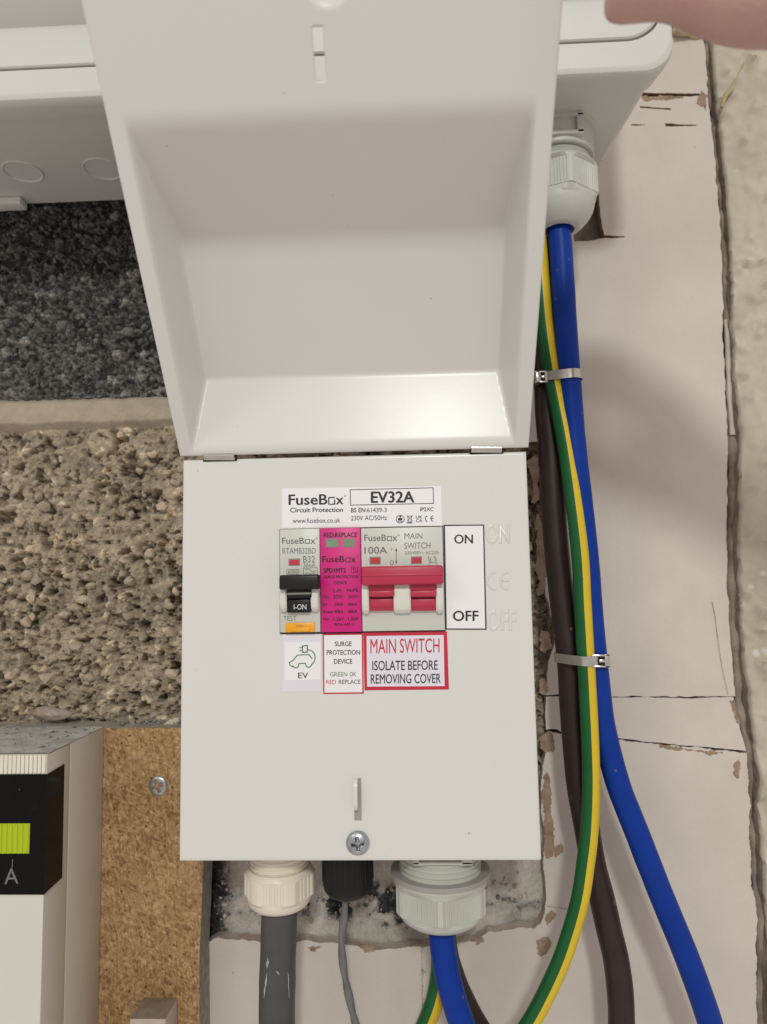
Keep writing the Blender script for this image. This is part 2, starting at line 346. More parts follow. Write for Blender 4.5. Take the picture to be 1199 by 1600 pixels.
def rrect(x0, x1, z0, z1, r, n=6):
    pts = []
    r = max(min(r, (x1 - x0) / 2 - 1e-3, (z1 - z0) / 2 - 1e-3), 1e-3)
    for cx, cz, a0 in ((x1 - r, z0 + r, -90), (x1 - r, z1 - r, 0), (x0 + r, z1 - r, 90), (x0 + r, z0 + r, 180)):
        for k in range(n + 1):
            a = math.radians(a0 + 90 * k / n); pts.append((cx + r * math.cos(a), cz + r * math.sin(a)))
    return pts


def loft(loops, cap_first=False, cap_last=True):
    """loops: list of equal-length lists of xyz -> verts, faces"""
    V = [p for l in loops for p in l]; n = len(loops[0]); Fc = []
    for i in range(len(loops) - 1):
        for k in range(n):
            Fc.append((i * n + k, i * n + (k + 1) % n, (i + 1) * n + (k + 1) % n, (i + 1) * n + k))
    if cap_first: Fc.append(tuple(reversed(range(n))))
    if cap_last: Fc.append(tuple(range((len(loops) - 1) * n, len(loops) * n)))
    return V, Fc


def rect_loft(name, spec, mats, parent, cap_first=False, cap_last=True, smooth=30, n=6):
    loops = [[(x, Y, z) for x, z in rrect(x0, x1, z0, z1, r, n)] for (x0, x1, z0, z1, r, Y) in spec]
    V, Fc = loft(loops, cap_first, cap_last)
    bm = bmesh.new(); vs = [bm.verts.new(p) for p in V]
    for f in Fc: bm.faces.new([vs[i] for i in f])
    return from_bm(name, bm, mats, parent, smooth)


# --- lettering: each word is fitted to the box it fills on its surface
_words = {}


def word_mesh(s, bold):
    key = (s, bold)
    if key in _words: return _words[key]
    c = bpy.data.curves.new('word', 'FONT'); c.body = s; c.resolution_u = 4
    o = bpy.data.objects.new('word', c); COL.objects.link(o)
    bpy.context.view_layer.update()
    me = o.evaluated_get(bpy.context.evaluated_depsgraph_get()).to_mesh()
    V0 = np.array([v.co[:2] for v in me.vertices]); F0 = [list(p.vertices) for p in me.polygons]
    bpy.data.objects.remove(o); bpy.data.curves.remove(c)
    # heavier strokes: the word printed again a hair to each side, every pass a hair above the last
    sh = [(0, 0)] if bold <= 0 else [(0, 0), (-bold, 0), (bold, 0), (0, bold * .7), (0, -bold * .7)]
    V, Fc = [], []
    for k, d in enumerate(sh):
        Fc += [[i + len(V0) * k for i in f] for f in F0]; V.append(np.column_stack([V0 + np.array(d), np.full(len(V0), k * .003)]))
    V = np.vstack(V); lo, hi = V[:, :2].min(0), V[:, :2].max(0)
    V[:, :2] = (V[:, :2] - lo) / (hi - lo)
    _words[key] = (V, Fc)
    return _words[key]


class Print:
    """flat print: letters and line marks collected on one surface"""

    def __init__(self, Y, slope=-0.010):
        self.Y, self.slope = Y, slope; self.V, self.F, self.M = [], [], []

    def _add(self, V, Fc, mi):
        b = len(self.V); self.V += [tuple(v) for v in V]
        self.F += [[b + i for i in f] for f in Fc]; self.M += [mi] * len(Fc)

    def word(self, s, x0, y0, x1, y1, mi=0, bold=0.0):
        V, Fc = word_mesh(s, bold); d = self.slope * (x1 - x0) / 2
        c00, c10, c01, c11 = at(x0, y1 - d, self.Y), at(x1, y1 + d, self.Y), at(x0, y0 - d, self.Y), at(x1, y0 + d, self.Y)
        self._add([c00 * (1 - u) * (1 - v) + c10 * u * (1 - v) + c01 * (1 - u) * v + c11 * u * v - np.array([0, h, 0]) for u, v, h in V], Fc, mi)

    def line(self, pts, wpx=1.2, mi=0, closed=False):
        pts = [np.array(p, float) for p in pts]
        if closed: pts = pts + [pts[0]]
        for a, b in zip(pts[:-1], pts[1:]):
            d = b - a; L = np.hypot(*d)
            if L < 1e-6: continue
            d = d / L; n = np.array([-d[1], d[0]]) * wpx / 2; e = d * wpx * 0.35
            q = [a - e - n, b + e - n, b + e + n, a - e + n]
            self._add([at(p[0], p[1], self.Y - 0.002 * (len(self.F) % 7)) for p in q], [[0, 1, 2, 3]], mi)

    def disc(self, x, y, r, mi=0, n=14):
        self._add([at(x + r * math.cos(6.2832 * k / n), y + r * math.sin(6.2832 * k / n), self.Y) for k in range(n)], [list(range(n))], mi)

    def ring(self, x, y, rx, ry, wpx=1.0, mi=0, n=20, a0=0, a1=360):
        self.line([(x + rx * math.cos(math.radians(a0 + (a1 - a0) * k / n)), y + ry * math.sin(math.radians(a0 + (a1 - a0) * k / n))) for k in range(n + 1)], wpx, mi)

    def poly(self, pts, mi=0):
        self._add([at(x, y, self.Y) for x, y in pts], [list(range(len(pts)))], mi)

    def build(self, name, mats, parent):
        return link(name, self.V, self.F, mats, parent, self.M, smooth=0)


# --- tubes
def catmull(P, step=2.0):
    P = [np.array(p, float) for p in P]
    P = [2 * P[0] - P[1]] + P + [2 * P[-1] - P[-2]]
    out = []
    for i in range(1, len(P) - 2):
        p0, p1, p2, p3 = P[i - 1:i + 3]
        n = max(2, int(np.linalg.norm(p2 - p1) / step))
        for k in range(n):
            t = k / n
            out.append(0.5 * ((2 * p1) + (-p0 + p2) * t + (2 * p0 - 5 * p1 + 4 * p2 - p3) * t * t + (-p0 + 3 * p1 - 3 * p2 + p3) * t ** 3))
    out.append(P[-2])
    return out


def tube(name, P, r, mats, parent=None, n=24, step=2.0, stripe=None, wobble=0.0, twist=None, seed=0):
    C = catmull(P, step); N = len(C); tick = random.Random(seed)
    T = [C[min(i + 1, N - 1)] - C[max(i - 1, 0)] for i in range(N)]; T = [t / np.linalg.norm(t) for t in T]
    u = np.cross(T[0], [0, 1, 0]); u /= np.linalg.norm(u)
    V, Fc, fm, nrm = [], [], [], []
    for i in range(N):
        if stripe is not None: u = stripe[0].copy()
        u = u - T[i] * (u @ T[i]); u /= np.linalg.norm(u); w_ = np.cross(T[i], u)
        for k in range(n):
            a = 2 * math.pi * k / n
            d = u * math.cos(a) + w_ * math.sin(a)
            rr = r
            if twist: rr = r * (1 + twist[0] * math.cos(2 * a + i * step * twist[1]))
            if wobble: rr *= 1 + wobble * noise.noise(Vector((C[i] + d * r) * 0.09 + seed))
            V.append(C[i] + d * rr); nrm.append(d)
    for i in range(N - 1):
        for k in range(n):
            a, b = i * n + k, i * n + (k + 1) % n
            Fc.append((a, b, b + n, a + n))
            if stripe is not None:
                yel = math.cos(2 * math.pi * (k + .5) / n) > stripe[1]
                rim = yel and not math.cos(2 * math.pi * (k + stripe[2] + .5) / n) > stripe[1]
                fm.append(2 if rim and tick.random() < .33 else 1 if yel else 0)
            else: fm.append(0)
    Fc.append(tuple(reversed(range(n)))); Fc.append(tuple(range((N - 1) * n, N * n))); fm += [0, 0]
    return link(name, V, Fc, mats, parent, fm, smooth=50)


# --- turned / polygonal bodies with a vertical axis
def polar(name, c, rows, mats, parent, n=144, smooth=35, cap=True, rot=0.0):
    """rows: (z, radius or radius(angle))"""
    V, Fc = [], []
    for z, rf in rows:
        for k in range(n):
            a = 2 * math.pi * k / n
            r = rf(a) if callable(rf) else rf
            V.append((c[0] + r * math.cos(a + rot), c[1] + r * math.sin(a + rot), z))
    for i in range(len(rows) - 1):
        for k in range(n):
            a, b = i * n + k, i * n + (k + 1) % n
            Fc.append((a, b, b + n, a + n))
    if cap: Fc.append(tuple(reversed(range(n)))); Fc.append(tuple(range((len(rows) - 1) * n, len(rows) * n)))
    bm = bmesh.new(); vs = [bm.verts.new(p) for p in V]
    for f in Fc: bm.faces.new([vs[i] for i in f])
    return from_bm(name, bm, mats, parent, smooth)


def hexr(R, ap, ribs=0.0, nr=15, edge=0.2):
    """hexagonal nut radius: apothem ap, corners turned to R, fine ribs across each flat"""
    def f(a):
        q = (a % (math.pi / 3)) - math.pi / 6
        r = min(R, ap / math.cos(q))
        if ribs:
            t = math.tan(q) * ap / (ap * math.tan(math.pi / 6))
            if abs(t) < 1 - edge: r += ribs * (0.5 + 0.5 * math.copysign(1, math.sin(t * nr * math.pi))) - ribs
        return r
    return f


# --- ragged flat pieces
def ragged(poly, step=2.0, amp=0.5, seed=0.0):
    out = []
    n = len(poly)
    for i in range(n):
        a, b = np.array(poly[i], float), np.array(poly[(i + 1) % n], float)
        d = b - a; L = np.hypot(*d); k = max(1, int(L / step)); nv = np.array([-d[1], d[0]]) / max(L, 1e-6)
        for j in range(k):
            p = a + d * j / k
            h = noise.fractal(Vector((p[0] * .16 + seed, p[1] * .16, seed)), 1.0, 2.0, 4)
            h2 = noise.noise(Vector((p[0] * .9 + seed, p[1] * .9, 3.3)))
            out.append(p + nv * amp * (h * 1.0 + h2 * 0.45))
    return out


def slab(name, poly_px, Y, th, mats, parent, holes=(), step=2.0, amp=0.5, grid=6.0, bumpy=0.25, seed=1.0, world=False, label=None, drop=0.0):
    """ragged sheet: outline given in picture points on plane Y, extruded th towards the wall; sides get the second material"""
    conv = (lambda pl: [tuple(p) for p in pl]) if world else (lambda pl: [tuple(at(x, y, Y)[[0, 2]]) for x, y in pl])
    loops = [ragged(conv(poly_px), step, amp, seed)] + [ragged(conv(h), max(0.8, step * .5), amp * .5, seed + 9) for h in holes]
    co, ed = [], []
    for lp in loops:
        b = len(co); co += [Vector((p[0], p[1])) for p in lp]; ed += [(b + i, b + (i + 1) % len(lp)) for i in range(len(lp))]
    arr = [np.array(l) for l in loops]

    def inside(P, lp):
        x, y = P[:, 0][:, None], P[:, 1][:, None]; x0, y0 = lp[:, 0], lp[:, 1]; x1, y1 = np.roll(x0, -1), np.roll(y0, -1)
        cr = ((y0 > y) != (y1 > y)) & (x < (x1 - x0) * (y - y0) / (y1 - y0 + 1e-12) + x0)
        return cr.sum(1) % 2 == 1
    lo, hi = arr[0].min(0), arr[0].max(0)
    if grid:
        gx, gy = np.meshgrid(np.arange(lo[0] + grid / 2, hi[0], grid), np.arange(lo[1] + grid / 2, hi[1], grid))
        rs = np.random.RandomState(int(seed * 10)); G = np.stack([gx.ravel(), gy.ravel()], 1) + rs.uniform(-.3, .3, (gx.size, 2)) * grid
        k = inside(G, arr[0])
        for h in arr[1:]: k &= ~inside(G, h)
        co += [Vector(g) for g in G[k]]
    V, E, T = geometry.delaunay_2d_cdt(co, ed, [], 0, 1e-4)[:3]
    V2 = np.array([v[:] for v in V]); T = [t for t in T]
    cen = np.array([V2[list(t)].mean(0) for t in T]); k = inside(cen, arr[0])
    for h in arr[1:]: k &= ~inside(cen, h)
    bm = bmesh.new()
    vs = []
    for p in V2:
        h = noise.fractal(Vector((p[0] * .03 + seed, p[1] * .03, 2 + seed)), 1.0, 2.0, 4) * bumpy
        vs.append(bm.verts.new((p[0], Y + h, p[1])))
    for t, ok in zip(T, k):
        if ok:
            try: bm.faces.new([vs[i] for i in t])
            except ValueError: pass
    bmesh.ops.delete(bm, geom=[v for v in bm.verts if not v.link_faces], context='VERTS')
    for f in bm.faces:
        f.normal_update()
        if f.normal.y > 0: f.normal_flip()
    be = [e for e in bm.edges if len(e.link_faces) == 1]
    r = bmesh.ops.extrude_edge_only(bm, edges=be)
    for g in r['geom']:
        if isinstance(g, bmesh.types.BMVert):
            g.co.y = Y + th
            if drop: g.co.x += random.uniform(-drop, drop); g.co.z += random.uniform(-drop, drop)
        elif isinstance(g, bmesh.types.BMFace): g.material_index = 1 if isinstance(mats, (list, tuple)) and len(mats) > 1 else 0
    o = from_bm(name, bm, mats, parent, smooth=35)
    if label: o['label'] = label
    return o


# --- numpy cellular noise for the rough masonry
def _h(ix, iz, k):
    n = (ix * 374761393 + iz * 668265263 + k * 974634533) & 0x7fffffff
    n = ((n ^ (n >> 13)) * 1274126177) & 0x7fffffff
    return ((n ^ (n >> 16)) & 0xffff) / 65535.0


def worley(X, Z, s, seed=0):
    x, z = X / s, Z / s
    ix, iz = np.floor(x).astype(np.int64), np.floor(z).astype(np.int64)
    f1 = np.full(X.shape, 9.0); f2 = np.full(X.shape, 9.0); idv = np.zeros(X.shape)
    for dx in (-1, 0, 1):
        for dz in (-1, 0, 1):
            jx, jz = ix + dx, iz + dz
            px, pz = jx + _h(jx, jz, seed + 1), jz + _h(jx, jz, seed + 2)
            d = np.hypot(px - x, (pz - z))
            idh = _h(jx, jz, seed + 3)
            m = d < f1
            f2 = np.where(m, f1, np.minimum(f2, d)); idv = np.where(m, idh, idv); f1 = np.where(m, d, f1)
    return f1, f2, idv


def vnoise(X, Z, s, seed=0):
    x, z = X / s, Z / s
    ix, iz = np.floor(x).astype(np.int64), np.floor(z).astype(np.int64); fx, fz = x - ix, z - iz
    fx, fz = fx * fx * (3 - 2 * fx), fz * fz * (3 - 2 * fz)
    a, b, c, d = _h(ix, iz, seed), _h(ix + 1, iz, seed), _h(ix, iz + 1, seed), _h(ix + 1, iz + 1, seed)
    return (a * (1 - fx) + b * fx) * (1 - fz) + (c * (1 - fx) + d * fx) * fz


def fbm(X, Z, s, o=4, seed=0):
    t = 0; a = 0.5
    for i in range(o): t = t + a * vnoise(X, Z, s / 2 ** i, seed + 11 * i); a *= .5
    return t


def lines(*segs):
    """segs: (start, end, step) joined"""
    out = []
    for a, b, st in segs: out += list(np.arange(a, b - 1e-6, st))
    out.append(segs[-1][1])
    return np.array(out)


def relief(name, gx, gz, fn, mats, parent, back=None, smooth=60):
    """heightfield facing the viewer; fn(X,Z) -> (Y, tint)"""
    X, Z = np.meshgrid(gx, gz); Y, T = fn(X, Z)
    nx, nz = len(gx), len(gz)
    V = np.stack([X.ravel(), Y.ravel(), Z.ravel()], 1)
    i = np.arange(nz - 1)[:, None] * nx + np.arange(nx - 1)[None, :]
    Fc = np.stack([i, i + 1, i + 1 + nx, i + nx], -1).reshape(-1, 4)
    T = T.ravel()
    if back is not None:
        ring = list(range(nx)) + [r * nx + nx - 1 for r in range(1, nz)] + list(range(nz * nx - 2, (nz - 1) * nx - 1, -1)) + [r * nx for r in range(nz - 2, 0, -1)]
        b = len(V); B = V[ring].copy(); B[:, 1] = back; V = np.vstack([V, B]); T = np.concatenate([T, T[ring]])
        n = len(ring)
        Fc = Fc.tolist() + [[ring[(k + 1) % n], ring[k], b + k, b + (k + 1) % n] for k in range(n)]
    return link(name, V, Fc, mats, parent, None, smooth, {'tint': T})


WALL = 66.0        # plaster face
BLOCK = 74.0       # blockwork face
# ================================================================== the wall
wall = empty('wall', (0, 66, 120)); tag(wall, kind='structure')


def brown_fn(X, Z):
    wx = X + 3 * (fbm(X, Z, 9, 3, 5) - .5); wz = Z + 3 * (fbm(X, Z, 9, 3, 6) - .5)
    f1, f2, i1 = worley(wx, wz, 9.5, 1); a1 = np.clip((f2 - f1) * 2.2, 0, 1)
    g1, g2, i2 = worley(wx, wz, 4.2, 2); a2 = np.clip((g2 - g1) * 2.0, 0, 1)
    h1, h2, i3 = worley(wx, wz, 1.9, 3); a3 = np.clip((h2 - h1) * 2.0, 0, 1)
    big = fbm(X, Z, 24, 4, 7)
    k1, k2, _ = worley(X + 1.2 * fbm(X, Z, 2.5, 2, 13), Z, 1.25, 4)
    pit = np.clip((0.35 - fbm(X, Z, 4.6, 4, 8)) * 9, 0, 1)
    pit2 = np.clip((0.33 - fbm(X, Z, 3.0, 3, 9)) * 9, 0, 1)
    up = np.clip(i1 - .45, 0, 1) * a1 ** .7 * 5.0 + np.clip(i2 - .35, 0, 1) * a2 ** .7 * 3.6 + i3 * np.sqrt(a3) * 1.1 + (big - .5) * 5 + (fbm(X, Z, 4, 4, 14) - .5) * 4.5 + np.clip(k2 - k1, 0, 1) * .8
    up = up * .95 - pit * 8.5 - pit2 * 4.0
    edge = np.clip((214 - Z) / 4, 0, 1) * np.clip((Z + 1) / 5, 0, 1)
    t = 0.42 + (i2 - .5) * .30 + (i1 - .5) * .22 + (i3 - .5) * .16 + (fbm(X, Z, 18, 3, 15) - .5) * .35 + np.where((i2 > .93) & (a2 > .15), .30, 0) + np.where((i3 > .96) & (a3 > .2), .25, 0)
    return BLOCK - up * (.35 + .65 * edge) + 0.8, t


def dark_fn(X, Z):
    wx = X + 2 * (fbm(X, Z, 6, 3, 25) - .5); wz = Z + 2 * (fbm(X, Z, 6, 3, 26) - .5)
    f1, f2, i1 = worley(wx, wz, 4.8, 21); a1 = np.clip((f2 - f1) * 2.2, 0, 1)
    g1, g2, i2 = worley(wx, wz, 2.3, 22); a2 = np.clip((g2 - g1) * 2.2, 0, 1)
    h1, h2, i3 = worley(wx, wz, 1.3, 23)
    up = i1 ** 2 * np.sqrt(a1) * 2.4 + i2 ** 1.5 * np.sqrt(a2) * 1.7 - (1 - a2) ** 5 * 1.0 + fbm(X, Z, 1.2, 2, 9) * 1.1 + (fbm(X, Z, 3.5, 3, 19) - .5) * 3 + (fbm(X, Z, 20, 3, 4) - .5) * 2
    # a scraped band running up to the right
    s = np.abs((X + 135) * 0.62 - (Z - 262) + 10 * (fbm(X, Z, 30, 2, 3) - .5)) / 6
    s = np.exp(-s * s) * np.clip((X + 150) / 20, 0, 1)
    t = 0.42 + (i2 - .5) * .50 + (i1 - .5) * .22 + (i3 - .5) * .30 + np.where((i1 > .94) & (a1 > .12), .28, 0) - s * .25
    t = t + .10 * np.clip((Z - 240) / -60 + .3, -1, 1)
    return BLOCK - up * (1 - .6 * s), t


def base_fn(X, Z):
    wx = X + 3 * (fbm(X, Z, 6, 3, 35) - .5); wz = Z + 3 * (fbm(X, Z, 6, 3, 36) - .5)
    f1, f2, i1 = worley(wx, wz, 6.0, 31); a1 = np.clip((f2 - f1) * 2, 0, 1)
    g1, g2, i2 = worley(wx, wz, 2.2, 32); a2 = np.clip((g2 - g1) * 2, 0, 1)
    nb = fbm(X, Z, 16, 4, 33)
    # black bitumen streak along the ragged lower edge and at the left
    zc = -47 + 9 * (nb - .5) - 4 * np.clip((X - 20) / 60, 0, 1)
    nf = fbm(X, Z, 7, 4, 37)
    zc = zc + 14 * (fbm(X, Z * .3, 20, 3, 38) - .5)
    band = np.exp(-np.abs((Z - zc) / 10.0) ** 3) * np.clip(1.25 - np.abs(X - 6) / 42 + (nb - .5) * 2.0, 0, 1) * np.clip(.25 + (nf - .36) * 5, 0, 1)
    band = band + .45 * np.exp(-((Z - zc) / 8.0) ** 2) * np.clip((nf - .42) * 5, 0, 1)
    left = np.clip((-72 - X + 14 * (nb - .5)) / 10, 0, 1)
    b = np.clip(band * 1.4 + left, 0, 1) * (0.55 + 0.6 * i2)
    up = (i1 ** 2 * np.sqrt(a1) * 1.0 + i2 * np.sqrt(a2) * 0.9 + fbm(X, Z, 1.2, 2, 39) * .6) * (.25 + .9 * np.clip(b * 1.5, 0, 1)) + (nb - .5) * 2.5
    t = .72 + (nb - .5) * .5 + (i2 - .5) * .10 - b * .72
    return BLOCK - up, t


dk = relief('concrete_block', lines((-330, -226, 1.2), (-226, -78, 0.6), (-78, 112, 2)), lines((231, 352, 0.6), (352, 480, 3)), dark_fn, M['block_dark'], wall, back=92)
dk['label'] = 'dark charcoal grey block of fine aggregate'
br = relief('concrete_block', lines((-330, -222, 1.2), (-222, -72, 0.55), (-72, 66, 2), (66, 112, .8)), lines((-1, 214, 0.55)), brown_fn, M['block_brown'], wall, back=92)
br['label'] = 'pale brown block of coarse open aggregate'
bs = relief('concrete_block', lines((-330, -94, 2.5), (-94, 92, 0.8), (92, 112, 2.5)), lines((-230, -80, 2.5), (-80, -2, 0.8)), base_fn, M['block_base'], wall, back=92)
bs['label'] = 'grey block with black bitumen streak'


def mortar_fn(X, Z):
    u = (Z - 222.5) / 9.5
    Y = 70.5 - 1.6 * (fbm(X, Z, 14, 4, 41) - .5) * 2 - .7 * fbm(X, Z, 1.6, 2, 42) + 2.5 * np.clip(np.abs(u + .25 * (fbm(X, Z, 12, 3, 44) - .5)) - .62, 0, 1) * 5
    Y = Y - 1.2 * (1 - u * u)
    return Y, X * 0


relief('mortar_joint', lines((-330, -222, 6), (-222, -72, 0.8), (-72, 112, 5)), lines((211.5, 233.5, 0.7)), mortar_fn, M['mortar'], wall, back=90)


# loose-looking stones pressed in the blocks
def rock(bm, c, s, seed, mi=0, sub=2, sq=(1, 1, 1), jag=0.45):
    r = bmesh.ops.create_icosphere(bm, subdivisions=sub, radius=1.0)
    R = Matrix.Rotation(seed * 1.7, 3, 'X') @ Matrix.Rotation(seed * 2.3, 3, 'Z')
    for v in r['verts']:
        p = v.co.copy()
        k = 1 + jag * noise.noise(p * 1.1 + Vector((seed, seed * .7, 0))) + jag * .4 * noise.noise(p * 2.7 + Vector((0, seed, 3)))
        # flattened facets
        q = Vector((p.x * sq[0], p.y * sq[1], p.z * sq[2])) * k
        q = R @ q
        v.co = Vector(c) + q * s
    for v in r['verts']:
        for f in v.link_faces: f.material_index = mi


bm = bmesh.new(); rs = random.Random(3)
for i in range(95):
    x, z = rs.uniform(-214, -78), rs.uniform(52, 208)
    rock(bm, (x, BLOCK - 1.4 - rs.random(), z), rs.choice((1.0, 1.3, 1.5, 1.9, 2.8, 3.8)) * rs.uniform(.8, 1.1), rs.random() * 50, rs.choice((0, 1, 2)), 2, (1, .7, .75))
for i in range(34):
    x, z = rs.uniform(-214, -80), rs.uniform(56, 206)
    rock(bm, (x, BLOCK - 1.6 - rs.random(), z), rs.uniform(2.2, 4.2), rs.random() * 50, rs.choice((1, 1, 2)), 1, (1, .6, rs.uniform(.5, .9)), .7)
o = from_bm('aggregate_stone', bm, [M['stone_mid'], M['stone_pale'], M['stone_mid']], wall, smooth=28); o['kind'] = 'stuff'
bm = bmesh.new()
for i in range(60):
    x, z = rs.uniform(-214, -84), rs.uniform(236, 335)
    rock(bm, (x, BLOCK - 1.2, z), rs.choice((.9, 1.1, 1.4, 2.0, 2.6)), rs.random() * 50, 0, 1, (1, .6, .8))
o = from_bm('aggregate_stone', bm, [M['stone_grey']], wall, smooth=40); o['kind'] = 'stuff'

bm = bmesh.new(); rs = random.Random(21)
for i in range(210):
    x = rs.uniform(-84, 84); rock(bm, (x, BLOCK - rs.uniform(.3, 1.6), -44 + rs.gauss(0, 5) - (3 if x < 0 else 0)), rs.choice((.5, .6, .8, 1.0, 1.5)), rs.random() * 50, rs.choice((0, 1, 1, 2)), 1, (1, .7, .8), .6)
o = from_bm('mortar_crumbs', bm, [M['stone_grey'], M['edge'], M['flake']], wall, smooth=30); o['kind'] = 'stuff'

# plaster sheets
PL = [M['plaster'], M['core']]
P1 = [(780, -120), (1062, -120), (1085, -60), (1098, 40), (1103, 90), (1106, 150), (1112, 205), (1119, 265), (1124, 330), (1128, 400), (1129, 470), (1131, 550), (1134, 620),
      (1137, 690), (1136, 760), (1135, 840), (1137, 910), (1141, 985), (1146, 1050), (1149, 1087), (1080, 1089), (1000, 1088), (920, 1087), (853, 1086),
      (858, 1040), (866, 1005), (864, 970), (853, 930), (851, 860), (849, 830), (846, 790), (846, 740), (840, 690), (780, 690)]
hole_gland = [(893, 262), (931, 262), (936, 300), (938, 335), (945, 372), (920, 376), (898, 377)]
slitA = [(1003, 145), (1050, 145.5), (1094, 146), (1094, 149), (1052, 151), (1003, 151)]
slitB = [(1000, 165.5), (1030, 168), (1049, 169.5), (1049, 171), (1030, 171), (1000, 169)]
slitC = [(1039, 192.5), (1064, 194.5), (1088, 195), (1088, 196.5), (1064, 197), (1040, 197.5)]
slitD = [(986, 194.5), (1008, 194.5), (1008, 196.2), (986, 196.2)]
slitE = [(940, 367), (960, 369), (976, 369), (976, 371), (958, 372), (940, 371.5)]
slab('plaster_panel', P1, WALL, 6, PL, wall, holes=[hole_gland, slitA, slitB, slitC, slitD, slitE], amp=.75, seed=1.3)
P2 = [(853, 1088.5), (920, 1089), (1000, 1090), (1080, 1091), (1146, 1089.5), (1151, 1115), (1158, 1145), (1166, 1173), (1110, 1168), (1060, 1163), (1010, 1159), (965, 1153), (930, 1150), (885, 1146), (870, 1139), (853, 1140)]
slab('plaster_panel', P2, WALL - .3, 6, PL, wall, amp=.42, seed=2.1)
P3 = [(858, 1143.5), (882, 1148), (930, 1152), (965, 1155), (1010, 1161), (1060, 1165.5), (1110, 1170.5), (1166, 1176.5), (1168, 1210), (1172, 1260), (1171, 1310), (1176, 1380), (1184, 1440), (1183, 1500),
      (1182, 1560), (1186, 1640), (1190, 1760), (322, 1760), (319, 1640), (317, 1560), (322, 1500), (324, 1474), (335, 1466), (375, 1468), (430, 1474), (480, 1470), (520, 1474), (555, 1478), (585, 1486), (630, 1480),
      (665, 1478), (700, 1476), (740, 1470), (765, 1456), (800, 1452), (835, 1450), (846, 1444), (852, 1420), (853, 1390), (850, 1350), (852, 1300), (846, 1260), (848, 1200)]
slab('plaster_panel', P3, WALL, 7, [M['plaster'], M['edge']], wall, amp=.8, step=1.0, seed=3.4)
# flakes of torn brown paper along the broken edges
for k, (pl, sd) in enumerate((
        ([(845, 1150), (862, 1143), (868, 1158), (864, 1172), (850, 1175), (845, 1168)], 1),
        ([(848, 1215), (856, 1207), (862, 1230), (863, 1275), (866, 1310), (863, 1338), (853, 1342), (850, 1290), (847, 1250)], 2),
        ([(866, 1326), (878, 1316), (879, 1332), (868, 1341)], 3),
        ([(853, 1430), (862, 1420), (868, 1428), (861, 1442), (855, 1446)], 4),
        ([(838, 1470), (850, 1466), (860, 1472), (856, 1490), (848, 1500), (842, 1490)], 5),
        ([(736, 1468), (752, 1462), (756, 1470), (744, 1480)], 6),
        ([(563, 1478), (575, 1474), (587, 1478), (583, 1489), (570, 1489)], 7),
        ([(481, 1480), (492, 1478), (502, 1480), (492, 1488)], 8),
        ([(845, 985), (858, 990), (862, 1008), (852, 1022), (845, 1015)], 9),
        ([(838, 800), (846, 810), (852, 850), (856, 900), (853, 925), (842, 930), (838, 870)], 10),
        ([(828, 720), (838, 712), (841, 740), (843, 780), (833, 785)], 11),
        ([(846, 1062), (854, 1066), (853, 1082), (845, 1082)], 12),
        ([(1003, 151), (1040, 150.5), (1068, 151.5), (1050, 154), (1030, 154), (1012, 158)], 13),
        ([(1090, 160), (1097, 140), (1103, 150), (1104, 172), (1097, 166)], 14),
        ([(1030, 1165), (1075, 1170), (1130, 1176), (1108, 1180), (1095, 1175), (1050, 1170)], 19),
        ([(1140, 1095), (1148, 1094), (1157, 1130), (1152, 1128)], 20),
        ([(1148, 1195), (1155, 1188), (1158, 1200), (1153, 1216), (1147, 1212)], 21))):
    slab('torn_paper', pl, WALL - .22, .5, [M['torn'], M['core']], wall, step=.5, amp=1.5, grid=2.0, bumpy=.12, seed=sd * 3.7)
# filler seen in the depth of the long crack
slab('crack_backing', [(835, -150), (1260, -150), (1260, 1800), (835, 1800)], 76.5, 3, [M['backing'], M['backing']], wall, step=6, amp=1.2, grid=3.5, bumpy=4.0, seed=5.5)
crk = [(1103, 60), (1108, 130), (1113, 180), (1119, 240), (1127, 330), (1131, 400), (1134, 470), (1136, 550), (1139, 640), (1143, 700), (1142, 780), (1141, 850), (1143, 930), (1147, 1000), (1153, 1080),
       (1160, 1130), (1170, 1176), (1173, 1230), (1176, 1300), (1179, 1380), (1187, 1440), (1187, 1520), (1190, 1650)]
tube('crack_filler', [at(x, y, 73.5) for x, y in crk], 3.0, M['backing'], wall, n=10, step=2.5, wobble=1.0, seed=4)
tube('crack_filler', [at(x + 2, y, 70.5) for x, y in ((1131, 500), (1135, 560), (1137, 620), (1142, 680))], 1.5, M['plaster'], wall, n=8, step=2, wobble=.9, seed=9)
# pencil lines on the plaster
pr = Print(WALL - .75, 0)
prs = random.Random(5)
y = 1478.0
while y < 1600:
    L = prs.uniform(2, 6); pr.line([(659 + prs.uniform(-.8, .8) + (y - 1478) * .012, y), (659.5 + prs.uniform(-.8, .8) + (y - 1478) * .012, y + L)], prs.uniform(.7, 1.5)); y += L + prs.uniform(.2, 2.2)
x = 856.0
while x < 886:
    L = prs.uniform(2, 4); pr.line([(x, 1416.5 + (x - 856) * .12), (x + L, 1416.5 + (x - 856) * .14)], 1.2); x += L + prs.uniform(.8, 2)
pr.line([(1113, 940), (1118, 965), (1122, 1000)], .9); pr.line([(1122, 1000), (1128, 1040), (1138, 1085)], .7)
pr.line([(663, 1518), (662, 1521)], 2); pr.line([(659, 1516), (666, 1518.5)], .9)
pr.line([(318.5, 1500), (321, 1530), (317, 1560), (319, 1600)], 1.6)
pr.build('pencil_mark', [M['pencil']], wall)

